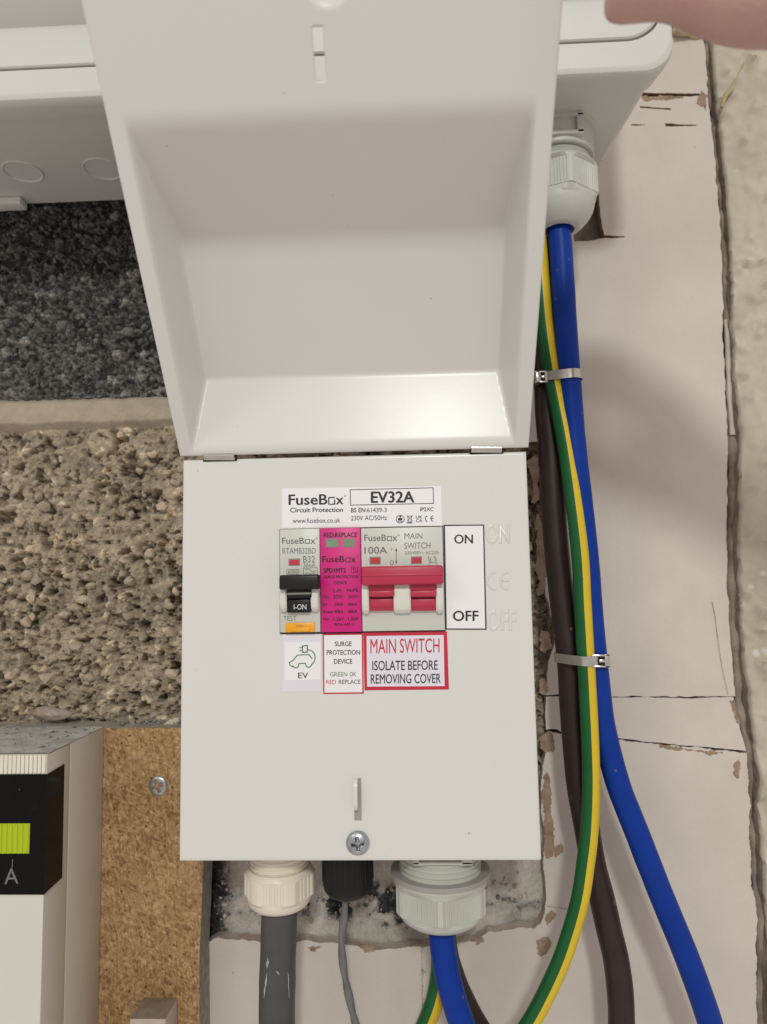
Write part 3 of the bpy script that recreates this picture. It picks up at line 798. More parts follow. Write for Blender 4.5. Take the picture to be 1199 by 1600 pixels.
# ---- the rough plaster reveal beyond the crack
side = empty('side_wall', (230, 50, 150)); tag(side, kind='structure')
ce = [(x + 1.5, y) for x, y in [(1090, -140), (1104, 0), (1110, 60), (1113, 110), (1120, 170), (1127, 235), (1132, 300), (1140, 400), (1142, 480), (1146, 560), (1151, 650), (1156, 700), (1152, 780), (1151, 850), (1153, 930), (1158, 1000), (1166, 1080),
      (1176, 1150), (1181, 1185), (1183, 1230), (1184, 1300), (1189, 1370), (1198, 1440), (1199, 1520), (1203, 1650), (1206, 1800)]]
CE = np.array([at(x, y, 64)[[0, 2]] for x, y in ce])[::-1]
gz = np.arange(-140, 520, 1.4); gu = np.concatenate([[0, .2, .5, .8, 1.2, 1.8], np.arange(2.6, 70, 1.3), np.arange(70, 130, 8)])
U, Z = np.meshgrid(gu, gz); X0 = np.interp(Z, CE[:, 1], CE[:, 0])
X = X0 + U + 1.6 * (fbm(Z * 1.0, Z * 0, 5, 3, 51) - .5) * np.clip(1 - U / 6, 0, 1)
Yv = 64 - 0.33 * np.clip(U, 0, 200) + np.clip(1.0 - U, 0, 9) * 11.0 * (.75 + .8 * fbm(Z, U, 7, 3, 58)) + np.exp(-np.clip(U, 0, 99) / 1.0) * 1.2
Yv = Yv - 8.0 * (fbm(X, Z, 26, 4, 52) - .5) - 4.2 * np.clip(fbm(X, Z, 7, 3, 53) - .50, 0, 1) * 4 - 2.0 * (fbm(X, Z, 2.6, 3, 54) - .5)
# a broken lump and hollow near the bottom of the joint
for (px, py, rr, hh) in ((1196, 1218, 7, -5), (1172, 1262, 5, 4), (1199, 1262, 6, 5)):
    q = at(px, py, 62); Yv = Yv + hh * np.exp(-(((X - q[0]) / rr) ** 2 + ((Z - q[2]) / rr) ** 2))
V = np.stack([X.ravel(), Yv.ravel(), Z.ravel()], 1); nx = len(gu); i = np.arange(len(gz) - 1)[:, None] * nx + np.arange(nx - 1)[None, :]
link('rough_plaster', V, np.stack([i, i + 1, i + 1 + nx, i + nx], -1).reshape(-1, 4), [M['rough'], M['crackside']], side, np.tile((np.arange(nx - 1) < 3).astype(int), len(gz) - 1), smooth=60)
tube('filler_smear', [at(x, y, 60.2) for x, y in ((1128, 168), (1134, 150), (1143, 140), (1151, 122), (1158, 108), (1164, 95), (1168, 75))], 1.0, M['stain'], side, n=8, step=1.5, wobble=1.0, seed=2)

foam = empty('filler_lump', at(1088, 40, 60)); tag(foam, 'cream lump of old hardened filler in the corner above the crack', 'filler')
bm = bmesh.new(); q = at(1084, 36, 62); rock(bm, q, 9.0, 4.2, 0, 4, (1.25, .6, .75), .5); q = at(1062, 22, 62); rock(bm, q, 7.5, 9.1, 0, 4, (1.2, .6, .9), .5)
q = at(1094, 8, 62); rock(bm, q, 10, 2.6, 0, 4, (1.0, .6, .9), .4)
from_bm('lump', bm, M['foam'], foam, smooth=60)

# ================================================================== chipboard, screw, rubble
cb = empty('chipboard', (-160, 57, -40)); tag(cb, 'tan chipboard mounting board screwed to the block wall', 'board')
slab('board', [(-262, -190), (-84.5, -190), (-84.0, -120), (-84.8, -66), (-83.0, -19), (-83.6, 20), (-83.2, 48.6), (-262, 49.6)], 48, 17.5, [M['chip'], M['chip_dust']], cb, step=3, amp=.25, grid=9, bumpy=.12, seed=6.1, world=True)


def dust_fn(X, Z):
    return X, Z


bm = bmesh.new()
rs = random.Random(11)
for i in range(130):
    rock(bm, (rs.uniform(-134, -80), 65.5 - abs(rs.gauss(0, 5)), 49.6 + rs.uniform(0, .4)), rs.uniform(.35, 1.1), rs.random() * 40, 0, 1, (1, 1, .6))
o = from_bm('dust', bm, M['chip_dust'], cb, smooth=40); o['kind'] = 'stuff'


def screw_head(name, c, r, hgt, mats, parent, tilt=0.0, cross=0.36, rim=0.0):
    """domed head facing the viewer with a real cross recess"""
    nr, na = 26, 72; V, Fc = [], []
    ca, sa = math.cos(tilt), math.sin(tilt)
    for i in range(nr + 1):
        t = i / nr; rr = r * math.sin(t * math.pi / 2) if rim == 0 else r * t
        for k in range(na):
            a = 2 * math.pi * k / na; x, z = rr * math.cos(a), rr * math.sin(a)
            h = hgt * math.sqrt(max(0, 1 - (rr / (r * 1.03)) ** 2)) if rim == 0 else hgt * (1 - (t ** 8))
            xr, zr = x * ca + z * sa, -x * sa + z * ca
            L, W_ = r * cross * 1.75, r * cross * .42
            d = 0
            for p, q in ((xr, zr), (zr, xr)):
                d = max(d, min(1, max(0, (L - abs(p)) / (r * .10))) * min(1, max(0, (W_ - abs(q)) / (r * .07))))
            d2 = min(1, max(0, (r * cross * .95 - math.hypot(xr, zr)) / (r * .12)))
            h -= max(d, d2 * .9) * r * .42
            V.append((c[0] + x, c[1] - h, c[2] + z))
    for i in range(nr):
        for k in range(na):
            a, b = i * na + k, i * na + (k + 1) % na
            Fc.append((a, b, b + na, a + na))
    b0 = len(V)
    for k in range(na): V.append((V[nr * na + k][0], c[1] + .6, V[nr * na + k][2]))
    for k in range(na): Fc.append((nr * na + k, nr * na + (k + 1) % na, b0 + (k + 1) % na, b0 + k))
    bm = bmesh.new(); vs = [bm.verts.new(p) for p in V]
    bmesh.ops.remove_doubles(bm, verts=vs[:na], dist=1e-5)
    ok = {}
    for f in Fc:
        l = []
        for i in f:
            v = vs[i] if vs[i].is_valid else vs_first(bm, vs)
            if v not in l: l.append(v)
        if len(l) > 2:
            try: bm.faces.new(l)
            except ValueError: pass
    return from_bm(name, bm, mats, parent, smooth=45, recalc=False)


def vs_first(bm, vs):
    for v in vs:
        if v.is_valid: return v


sp = at(247, 1228, 48)
o = screw_head('screw', sp - np.array([0, -.1, 0]), 5.0, .9, M['zinc'], None, tilt=.35, cross=.36, rim=1)
tag(o, 'grey countersunk cross head screw driven into the chipboard', 'screw')
# small wood block fixed low on the board
wb = empty('wood_block', at(235, 1590, 40)); tag(wb, 'small pale wooden block fixed low on the chipboard, cut off by the frame', 'wood block')
bm = bmesh.new(); a = at(203, 1592, 30); b = at(259, 1592, 30); zt = at(230, 1592, 30)[2]
add_box(bm, a[0], b[0], 30, 47.6, zt - 40, zt, .5, 2)
bm.faces.ensure_lookup_table()
for f in bm.faces:
    f.normal_update()
    if abs(f.calc_center_median().z - zt) < .3: f.material_index = 1
from_bm('block', bm, [M['wood_pink'], M['wood_grey']], wb)

o = empty('brick_fragment', at(78, 1118, 60)); tag(o, 'long chip of brick with a pale dusty top lying on the black windowed fuse holder', 'rubble')
bm = bmesh.new(); q = at(82, 1113, 59); rock(bm, (0, 0, 0), 1, 1.0, 0, 4, (1, 1, 1), .28)
for v in bm.verts: v.co = Vector((q[0] + v.co.x * 9.2 + v.co.z * 1.5, q[1] + v.co.y * 4, q[2] - .5 + v.co.z * 3.4 - v.co.x * 1.6))
from_bm('chip', bm, M['brick_bit'], o, smooth=50)
o = empty('mortar_flake', at(206, 1126, 60)); tag(o, 'small pale upright crumb of mortar on the chipboard top edge', 'rubble')
bm = bmesh.new(); q = at(206, 1125, 59); rock(bm, q, 2.9, 6.0, 0, 3, (.62, .5, 1.15), .5); from_bm('crumb', bm, M['flake'], o, smooth=30)
o = empty('mortar_flake', at(262, 1131, 58)); tag(o, 'flat pale flake of mortar on the chipboard edge beside the white fuse box', 'rubble')
slab('flake', [(247, 1137), (256, 1131), (266, 1124), (280, 1121), (280, 1133), (266, 1138)], 57, 1.4, [M['flake'], M['flake']], o, step=.9, amp=.5, grid=2, bumpy=.3, seed=8)

# ================================================================== service fuse holder, bottom left
XR, ZT = -135.6, 49.4
cu = empty('fuse_holder', (-190, 20, -40)); tag(cu, 'beige service fuse holder with a black window and lime label', 'fuse holder')
bm = bmesh.new(); add_box(bm, -262, XR, 11.4, 47.8, -190, ZT, .5, 2); from_bm('base', bm, M['cut_shaded'], cu)
bm = bmesh.new(); add_box(bm, -262, XR - .1, -10, 10.9, -190, ZT - .2, .5, 2)
for f in bm.faces:
    f.normal_update()
    if f.calc_center_median().y < -9.9: f.material_index = 1
from_bm('cover', bm, [M['cut_shaded'], M['cut_lit']], cu)
bm = bmesh.new(); add_box(bm, -262, XR - .5, 10.7, 11.6, -190, ZT - .6, 0); from_bm('seam', bm, M['core'], cu)
# black window: front face and the piece that wraps round the corner
f0 = at(0, 1219, -10.6); zt0 = at(70, 1210, -10.6)[2]; zb0 = at(68, 1398, -10.6)[2]
bm = bmesh.new()
wf = [(-262, zt0), (XR + .35, zt0), (XR + .35, zb0), (-262, zb0)]
ws = [on_axis(101.5, 1194, 0, XR + .45), on_axis(98, 1371, 0, XR + .45)]
v = [bm.verts.new((x, -10.6, z)) for x, z in wf]
s1 = bm.verts.new((XR + .35, ws[0][1], ws[0][2])); s2 = bm.verts.new((XR + .35, ws[1][1], ws[1][2]))
bm.faces.new(v); bm.faces.new((v[1], s1, s2, v[2]))
bk = bmesh.ops.extrude_edge_only(bm, edges=[e for e in bm.edges if len(e.link_faces) == 1])
for g in bk['geom']:
    if isinstance(g, bmesh.types.BMVert): g.co.x -= .55 if g.co.y > -10 else .3; g.co.y += .6
win = from_bm('window', bm, M['win_black'], cu, smooth=20)
# lime label with moulded ribs, letter and tick
bm = bmesh.new(); xa, xb = at(-60, 1310, -11)[0], at(46, 1310, -11)[0]; za, zb = at(20, 1287, -11)[2], at(20, 1334, -11)[2]
k = 0; x = xb
add_box(bm, xa, xb, -10.9, -10.4, zb, za, .05, 1)
while x > xa:
    add_box(bm, x - 2.0, x - .5, -11.35, -10.6, zb + .15, za - .15, .25, 1); x -= 2.35
from_bm('lime_label', bm, M['lime'], cu)
pr = Print(-10.72, -.06); pr.word('A', 7, 1357, 29, 1381, 0, -.01); pr.line([(20, 1343), (19, 1356)], 1.2); pr.build('lettering', [M['ink_dim']], cu)
bm = bmesh.new(); x = XR - .4; zr1, zr0 = at(60, 1180, -10.9)[2], at(60, 1209, -10.9)[2]
while x > -230:
    add_box(bm, x - 1.75, x - .12, -11.0, -9.8, zr0, zr1, .25, 1); x -= 1.88
o = from_bm('grip_ribs', bm, M['ribs'], cu); o['kind'] = 'stuff'
# dust sheet and crumbs on top
X, Yg = np.meshgrid(np.arange(-240, XR + .2, 1.2), np.arange(-9.2, 47.6, 1.2)); Zg = ZT + .15 + .9 * fbm(X, Yg, 9, 4, 61) * np.clip((XR - X) / 6, .1, 1) * np.clip((Yg + 9.5) / 14, 0.05, 1)
V = np.stack([X.ravel(), Yg.ravel(), Zg.ravel()], 1); nx = X.shape[1]; i = np.arange(X.shape[0] - 1)[:, None] * nx + np.arange(nx - 1)[None, :]
o = link('dust', V, np.stack([i, i + 1, i + 1 + nx, i + nx], -1).reshape(-1, 4), M['dust'], cu, smooth=60); o['kind'] = 'stuff'
bm = bmesh.new()
for i in range(160):
    rock(bm, (rs.uniform(-215, XR - 1), rs.triangular(0, 47, 47), ZT + .6), rs.choice((.3, .4, .5, .7, 1.1)), rs.random() * 40, rs.choice((0, 1)), 1, (1, 1, .6))
o = from_bm('crumbs', bm, [M['chip_dust'], M['stone_grey']], cu, smooth=40); o['kind'] = 'stuff'

# ================================================================== consumer unit above
un = empty('consumer_unit', (0, 20, 420)); tag(un, 'large white consumer unit mounted above and partly behind the open door', 'consumer unit')
rect_loft('body', [(-330, 134, 347.5, 620, 3, 65.8), (-336, 140.5, 345.6, 620, 5, -11), (-336, 140.5, 345.6, 620, 5, -11.6), (-335, 139.6, 346.4, 620, 5, -11.7), (-335, 139.6, 346.4, 620, 5, -14)], M['unit'], un, cap_last=False)
rect_loft('cover', [(-336, 140, 346.2, 620, 5, -11.2), (-337, 143.5, 344.9, 620, 9, -11.8), (-338, 147.0, 344.4, 620, 13, -21), (-338, 147.6, 344.8, 620, 13.5, -23.2), (-337.3, 147.2, 345.9, 620, 13.5, -25), (-336, 146.0, 347.8, 620, 13.5, -26), (-335.5, 145.7, 348.2, 619, 13.5, -26),
                    (-320, 143.6, 359.4, 604, 17, -26), (-320, 143.6, 359.4, 604, 17, -22)], M['unit'], un, cap_last=True, n=10)
rect_loft('front_flap', [(-319, 142.8, 360.7, 603, 16.5, -22.5), (-319, 142.8, 360.7, 603, 16.5, -25.8), (-318.4, 142.2, 361.3, 602, 16.5, -26.5), (-317.5, 141.4, 377.6, 600, 14, -27.0), (-317, 141, 379.2, 600, 14, -27.6), (-316.6, 140.6, 380.0, 600, 14, -29.0), (-314, 138, 390, 595, 13, -44), (-313, 137, 402, 590, 12, -52), (-310, 130, 430, 580, 12, -54)], M['unit'], un, n=10)
for (px, py) in ((36, 267), (161, 263)):
    q = on_axis(px, py, 2, 346.9); zz = 347.5 - (65.8 - q[1]) / 76.8 * 1.9
    polar('knockout', (q[0], q[1]), [(zz + .3, 10.3), (zz - .55, 10.3), (zz - .75, 10.1), (zz - .75, 9.6), (zz - .1, 9.3), (zz - .1, 0.1)], M['unit'], un, n=64)
tr = empty('trunking', (-225, 60, 338)); tag(tr, 'short pale stub of trunking under the consumer unit in the corner', 'trunking')
bm = bmesh.new(); q = at(31, 328, 57); q2 = at(10, 330, 65); add_box(bm, -262, q[0], 57, 65, q2[2], 347, .4, 2); from_bm('stub', bm, M['cheek'], tr)

# ================================================================== fuse box
H = 180.7
fb = empty('fuse_box', (0, 33, 0)); tag(fb, 'white metal fuse box with its door lifted open and labels on its front', 'fuse box')
hx0, hx1 = at(437, 900, 0)[0], at(694.5, 900, 0)[0]; hz1, hz0 = at(565, 824, 0)[2], at(565, 989.5, 0)[2]
rect_loft('body', [(-80, 80, 0, H, .5, 65.8), (-80, 80, 0, H, .6, 1.3), (-79.6, 79.6, .4, H - .4, .7, .4), (-78.7, 78.7, 1.3, H - 1.3, .8, 0.0), (-78.3, 78.3, 1.7, H - 1.7, .8, 0.0), (-77.5, 77.5, 2.5, H - 2.5, .8, 0.0),
                   (hx0, hx1, hz0, hz1, .35, 0.0), (hx0, hx1, hz0, hz1, .35, 7.0)], M['coat'], fb, cap_last=True)
# hinge pins
for (xa, xb, yy) in ((318, 367, 712.5), (736, 785, 700.5)):
    a, b = at(xa, yy, -1.6), at(xb, yy, -1.6); n = 20; V = []
    r = 1.9
    loops = []
    for t, rr in ((0, r * .8), (.02, r), (.98, r), (1, r * .8)):
        p = a + (b - a) * t
        loops.append([(p[0], -.6 + rr * math.cos(2 * math.pi * k / n), p[2] + rr * math.sin(2 * math.pi * k / n)) for k in range(n)])
    V, Fc = loft(loops, True, True); bm = bmesh.new(); vs = [bm.verts.new(p) for p in V]
    for f in Fc: bm.faces.new([vs[i] for i in f])
    hp = from_bm('hinge', bm, M['steel'], fb, smooth=50)
    bm = bmesh.new(); add_box(bm, a[0] - .5, b[0] + .7, -.12, 1, (a + b)[2] / 2 - 2.3, (a + b)[2] / 2 + 2.5, 0); from_bm('hinge_shade', bm, M['dark'], hp)  # solid dark plate, painted shade of the hinge notch
# embossed letters on the cover
_l = []


def emboss(s, x0, y0, x1, y1):
    V, Fc = word_mesh(s, 0); h = .42
    c00, c10, c01, c11 = at(x0, y1), at(x1, y1), at(x0, y0), at(x1, y0)
    P = [c00 * (1 - u) * (1 - v) + c10 * u * (1 - v) + c01 * (1 - u) * v + c11 * u * v for u, v, _ in V]
    bm = bmesh.new(); vs = [bm.verts.new((p[0], -h, p[2])) for p in P]
    for f in Fc:
        try: bm.faces.new([vs[i] for i in f])
        except ValueError: pass
    bmesh.ops.remove_doubles(bm, verts=bm.verts[:], dist=.01)
    bmesh.ops.dissolve_limit(bm, angle_limit=.01, verts=bm.verts[:], edges=bm.edges[:])
    be = [e for e in bm.edges if len(e.link_faces) == 1]
    cen = {}
    r = bmesh.ops.extrude_edge_only(bm, edges=be)
    nv = [g for g in r['geom'] if isinstance(g, bmesh.types.BMVert)]
    for g in nv: g.co.y = .05
    bmesh.ops.recalc_face_normals(bm, faces=bm.faces[:])
    for v in nv:
        n = Vector((0, 0, 0))
        for f in v.link_faces: n += f.normal
        n.y = 0
        if n.length > 1e-4: v.co += n.normalized() * .55
    return bm


for s, x0, y0, x1, y1 in (('ON', 760, 819, 796, 849), ('OFF', 762, 953, 806, 985)):
    o = from_bm('embossed_word', emboss(s, x0, y0, x1, y1), M['coat'], fb, smooth=50)


def arc_strip(bm, cx, cy, rx, ry, a0, a1, w_, h=.5, n=14):
    """raised bar along an arc, in picture points on the cover"""
    rows = []
    for k in range(n + 1):
        a = math.radians(a0 + (a1 - a0) * k / n); row = []
        for dr, hh in ((-w_, -.05), (-w_ * .5, h), (w_ * .5, h), (w_, -.05)):
            p = at(cx + (rx + dr) * math.cos(a), cy + (ry + dr) * math.sin(a)); row.append(bm.verts.new((p[0], -hh, p[2])))
        rows.append(row)
    for k in range(n):
        for j in range(3): bm.faces.new((rows[k][j], rows[k][j + 1], rows[k + 1][j + 1], rows[k + 1][j]))
    for r in (rows[0], rows[-1]): bm.faces.new(r)


bm = bmesh.new(); arc_strip(bm, 775, 907.5, 13, 13.5, 90, 270, 1.8); arc_strip(bm, 794, 907.5, 12, 13.5, 90, 270, 1.8); arc_strip(bm, 790, 907.6, 5, .05, 180, 360, 1.8, n=4)
from_bm('embossed_mark', bm, M['coat'], fb, smooth=50)
# latch tab: thin upright lug standing out of its slot, and the cover screw
q = at(557, 1246, -3); xt = at(556, 1246, -4)[0]
z1, z0 = at(556, 1221, -4.5)[2], at(556, 1268, -4.5)[2]
prof = [(0.5, z1 + .6), (-3.2, z1 + .4), (-4.6, z1 - 1.2), (-5.0, z1 - 3), (-5.0, z0 + 3), (-4.6, z0 + 1.0), (-3.4, z0), (.5, z0 - .2)]
bm = bmesh.new(); A = [bm.verts.new((xt - .75, y, z)) for y, z in prof]; B = [bm.verts.new((xt + .75, y, z)) for y, z in prof]
bm.faces.new(A); bm.faces.new(B[::-1])
for i in range(len(prof)): bm.faces.new((A[i], B[i], B[(i + 1) % len(prof)], A[(i + 1) % len(prof)]))
bmesh.ops.bevel(bm, geom=bm.edges[:], offset=.22, segments=2, affect='EDGES')
tab = from_bm('latch_tab', bm, M['coat'], fb, smooth=45)
bm = bmesh.new(); px_box(bm, 553.5, 1216, 565, 1282, -.1, .6, 0); from_bm('latch_slot', bm, M['ring'], tab)
sc_ = at(559, 1318.5, -1.5); screw_head('cover_screw', (sc_[0], 0.0, sc_[2]), 5.2, 2.7, M['zinc'], fb, tilt=.12, cross=.33)

# ---- the door: pressed sheet, hinged on top, leaning out towards the viewer by 38 degrees
ANG = math.radians(38.0)
DE = np.array([0, -math.sin(ANG), math.cos(ANG)]); DN = np.array([0, -math.cos(ANG), -math.sin(ANG)])
D0 = np.array([0, -.9, H + .6])
hR = 25.0


def smin(a, b, k):
    h = np.clip(.5 + .5 * (b - a) / k, 0, 1); return b * (1 - h) + a * h - k * h * (1 - h)


def door_h(u, v):
    t = smin((v - 4.2) * 1.02, (137.5 - v) * 0.56, .7)
    t = smin(t, np.full_like(u, hR), .6)
    s = smin((u + 74.3) * 5.2, (74.0 - u) * 4.6, 2)
    # rounded corners of the pressing
    t = smin(t, s, 2.2)
    t = -smin(-t, np.zeros_like(t), 2.4)
    # thumb dimple near the free edge
    d = np.hypot((u - 2.6) / 8.0, (v - 176) / 7.0)
    t = t + 2.6 * np.clip(1 - d, 0, 1) ** .7 * (d < 1)
    t = t + .10 * (fbm(u, v, 40, 2, 71) - .5) * 3
    return t


su0, su1, sv0, sv1 = -3.6, .15, 148.0, 163.8
ul = np.array(sorted(set(np.round(np.concatenate([np.arange(-80, 80.01, .8), [su0, su1]]), 3))))
ul = np.array([x for x in ul if min(abs(x - su0), abs(x - su1)) > .25 or x in (su0, su1)])
vl = np.array(sorted(set(np.round(np.concatenate([np.arange(1.6, 184.01, .8), [sv0, sv1]]), 3))))
vl = np.array([x for x in vl if min(abs(x - sv0), abs(x - sv1)) > .25 or x in (sv0, sv1)])
ue = np.concatenate([[-80.9, -80.9, -80.75, -80.4], ul, [80.4, 80.75, 80.9, 80.9]]); uh = np.concatenate([[6, 1.1, .45, .1], ul * 0, [.1, .45, 1.1, 6]])
ve = np.concatenate([[.5, .5, .75, 1.2], vl, [184.4, 184.75, 184.9, 184.9]]); vh = np.concatenate([[3.5, 1.1, .45, .1], vl * 0, [.1, .45, 1.1, 5]])
Ug, Vg = np.meshgrid(ue, ve); Hg = door_h(np.clip(Ug, -80, 80), np.clip(Vg, 1.6, 184)) + np.maximum(*np.meshgrid(uh, vh))
Pg = D0 + Ug[..., None] * np.array([1, 0, 0]) + Vg[..., None] * DE - Hg[..., None] * DN
nx, nz = len(ue), len(ve)
Fc = []; solid = []
for r in range(nz - 1):
    for c in range(nx - 1):
        um, vm = (ue[c] + ue[c + 1]) / 2, (ve[r] + ve[r + 1]) / 2
        if su0 < um < su1 and sv0 < vm < sv1: continue
        Fc.append((r * nx + c, r * nx + c + 1, (r + 1) * nx + c + 1, (r + 1) * nx + c))
bm = bmesh.new(); vs = [bm.verts.new(p) for p in Pg.reshape(-1, 3)]
for f in Fc: bm.faces.new([vs[i] for i in f])
bmesh.ops.delete(bm, geom=[v for v in bm.verts if not v.link_faces], context='VERTS')
bm.normal_update()
door = from_bm('door', bm, M['coat_door'], fb, smooth=180, recalc=False)
sm = door.modifiers.new('sheet', 'SOLIDIFY'); sm.thickness = 0.0011; sm.offset = -1


# ---- stickers on the cover
def sticker(name, label, Y, quads, printer, mats):
    bm = bmesh.new()
    for q, y, mi in quads: quad_plate(bm, q, y, .14, mi)
    o = from_bm(name, bm, mats, fb, smooth=0, recalc=True); o['label'] = label
    if printer: printer.parent_to = o
    return o


PAP = [M['paper'], M['ink_black'], M['ink_red'], M['paper_lav'], M['ink_wine']]
o = sticker('brand_sticker', 'white maker sticker with the boxed rating at the top', 0, [([(441, 764.5), (443, 763), (687, 759.8), (689.5, 761.5), (691, 821.5), (441, 825)], -.16, 0)], None, PAP)
p = Print(-.19, -.011)
p.word('FuseB', 451, 772.3, 512, 789, 0, .022); p.word('x', 525, 777.5, 537, 788.2, 0, .022)
p.line([(514, 777.6), (523, 777.2)], 2); p.line([(514, 777.6), (514, 788)], 2); p.line([(516.5, 788), (523.6, 787.5)], 2); p.line([(523.2, 781), (523.2, 787.5)], 2); p.disc(539.5, 775, 1.1)
p.word('Circuit Protection', 453.6, 792.8, 536.3, 800.4, 0, .022); p.word('www.fusebox.co.uk', 457.5, 809.3, 532, 817, 0, .006)
p.line([(547.5, 765.3), (677, 762.2), (677.6, 786.6), (548, 789.3)], 1.2, closed=True)
p.word('EV32A', 579.6, 767.4, 648, 785.8, 0, .032)
p.word('BS EN', 548.7, 793.6, 571, 800.7, 0, .024); p.word('61439-3', 573.5, 793.4, 604.5, 800.6, 0, .008); p.word('IP2XC', 656.8, 792.6, 677.7, 798.8, 0, .02)
p.word('230V AC/50Hz', 548.7, 805.4, 605, 813, 0, .006)
p.ring(625.6, 811.2, 6.2, 6, 1.1); p.disc(625.6, 807.5, 1.6); p.poly([(622, 809.6), (629, 809.4), (629, 813.3), (622, 813.5)]); p.line([(622.5, 815), (628.8, 815)], 1)
p.line([(636, 805), (645, 815)], .8); p.line([(645, 805), (636, 815)], .8); p.line([(637, 806.5), (638.6, 815), (642.6, 815), (644, 806.5)], .8, closed=True); p.poly([(636, 816), (644.5, 816), (644.5, 817.8), (636, 817.8)])
p.word('UK', 650, 805.6, 660.6, 810.3, 0, .02); p.word('CA', 650, 811.3, 660.4, 815.8, 0, .02)
p.ring(669, 810.4, 4.0, 4.4, 1.3, 0, 12, 110, 250); p.ring(678, 810.2, 4.4, 4.4, 1.3, 0, 12, 110, 250); p.line([(673.8, 810.3), (677.5, 810.2)], 1.2)
p.build('lettering', [M['ink_black']], o)

o = sticker('switch_position_sticker', 'black bordered white sticker for switch positions', 0, [([(693, 820), (756.8, 819.5), (760.6, 984), (696, 983.8)], -.16, 1), ([(695.6, 822), (754.8, 821.4), (758.4, 982), (698.4, 981.8)], -.2, 0)], None, PAP)
p = Print(-.23, -.004); p.word('ON', 710, 835, 739.4, 849.6, 0, .022); p.build('lettering', [M['ink_black']], o); p = Print(-.23, -.004); p.word('OFF', 707.8, 954, 748, 970.6, 0, .022); p.build('lettering', [M['ink_black']], o)

o = sticker('car_charger_sticker', 'white sticker with a green car and plug', 0, [([(441.7, 991), (502.6, 990.6), (502.4, 1080.2), (441.8, 1081)], -.16, 3), ([(445, 1003.5), (500.8, 1003), (501, 1061.5), (446, 1063)], -.2, 0)], None, PAP)
p = Print(-.23, -.004); Zc = lambda L: [(420 + x / 2.9975, 740 + y / 2.9975) for x, y in L]
p.line(Zc([(112, 905), (100, 897), (97, 884), (112, 878), (135, 850), (190, 848), (203, 866)]), 1.6)
p.ring(*Zc([(127, 899)])[0], 4.2, 3.6, 1.6, 0, 10, 0, 180); p.ring(*Zc([(187, 896)])[0], 4.2, 3.8, 1.6, 0, 10, 0, 180)
p.line(Zc([(139, 899), (142, 890), (172, 889), (175, 896)]), 1.6)
p.line(Zc([(199, 896), (212, 884), (218, 865), (216, 848), (206, 832), (182, 823)]), 1.6)
p.line(Zc([(158, 808), (181, 805), (181, 836), (159, 838)]), 1.8, closed=True); p.line(Zc([(146, 815), (158, 815)]), 1.4); p.line(Zc([(144, 829), (158, 829)]), 1.4)
p.build('car_print', [M['ink_green']], o); p = Print(-.23, 0); p.word('EV', 466, 1051, 481.8, 1059.8, 0, .012); p.build('lettering', [M['ink_black']], o)

o = sticker('surge_sticker', 'white sticker with a thin crimson border', 0, [([(504.3, 990.2), (567.4, 989.4), (568.6, 1083.8), (505.4, 1084.4)], -.18, 2), ([(506.4, 992.6), (565.2, 991.8), (566.4, 1081.6), (507.4, 1082.2)], -.22, 0)], None, PAP)
p = Print(-.25, -.006); p.word('SURGE', 523.4, 1002.2, 549.8, 1009.8, 0, .018); p.word('PROTECTION', 510.6, 1015.6, 562.8, 1023.2, 0, .018); p.word('DEVICE', 522, 1029.6, 550.8, 1037.2, 0, .018)
p.word('GREEN', 516, 1050.2, 543, 1057, 1, .004); p.word('OK', 546.8, 1050, 556.8, 1056.8, 0, .004); p.word('RED', 510.2, 1062.4, 525.2, 1069, 2, .004); p.word('REPLACE', 529.7, 1062, 563.6, 1068.8, 0, .004)
p.build('lettering', [M['ink_black'], M['ink_green'], M['ink_red']], o)

o = sticker('isolate_sticker', 'white sticker with a thick red border', 0, [([(567.8, 988), (698.6, 986.6), (701.7, 1077.2), (570, 1078.6)], -.2, 2), ([(573, 993.8), (693.4, 992.2), (695, 1072), (573.8, 1072.8)], -.24, 3)], None, PAP)
p = Print(-.27, -.010); p.word('MAIN', 579, 998.6, 619, 1020.8, 1, .004); p.word('SWITCH', 625, 997.6, 687, 1020.0, 1, .004)
p.word('ISOLATE BEFORE', 582, 1032, 684.4, 1047.2, 0, .012); p.word('REMOVING COVER', 579.6, 1053, 689, 1068, 0, .012); p.build('lettering', [M['ink_black'], M['ink_red']], o)

# ================================================================== devices in the cut-out
YF = -2.2


def plate(parent, x0, y0, x1, y1, m, name='housing'):
    bm = bmesh.new(); px_box(bm, x0, y0, x1, y1, YF, 8.5, .35, 2); return from_bm(name, bm, m, parent)


def px_part(name, parent, x0, y0, x1, y1, Yf, d, m, bev=.3, seg=2):
    bm = bmesh.new(); px_box(bm, x0, y0, x1, y1, Yf, d, bev, seg); return from_bm(name, bm, m, parent)


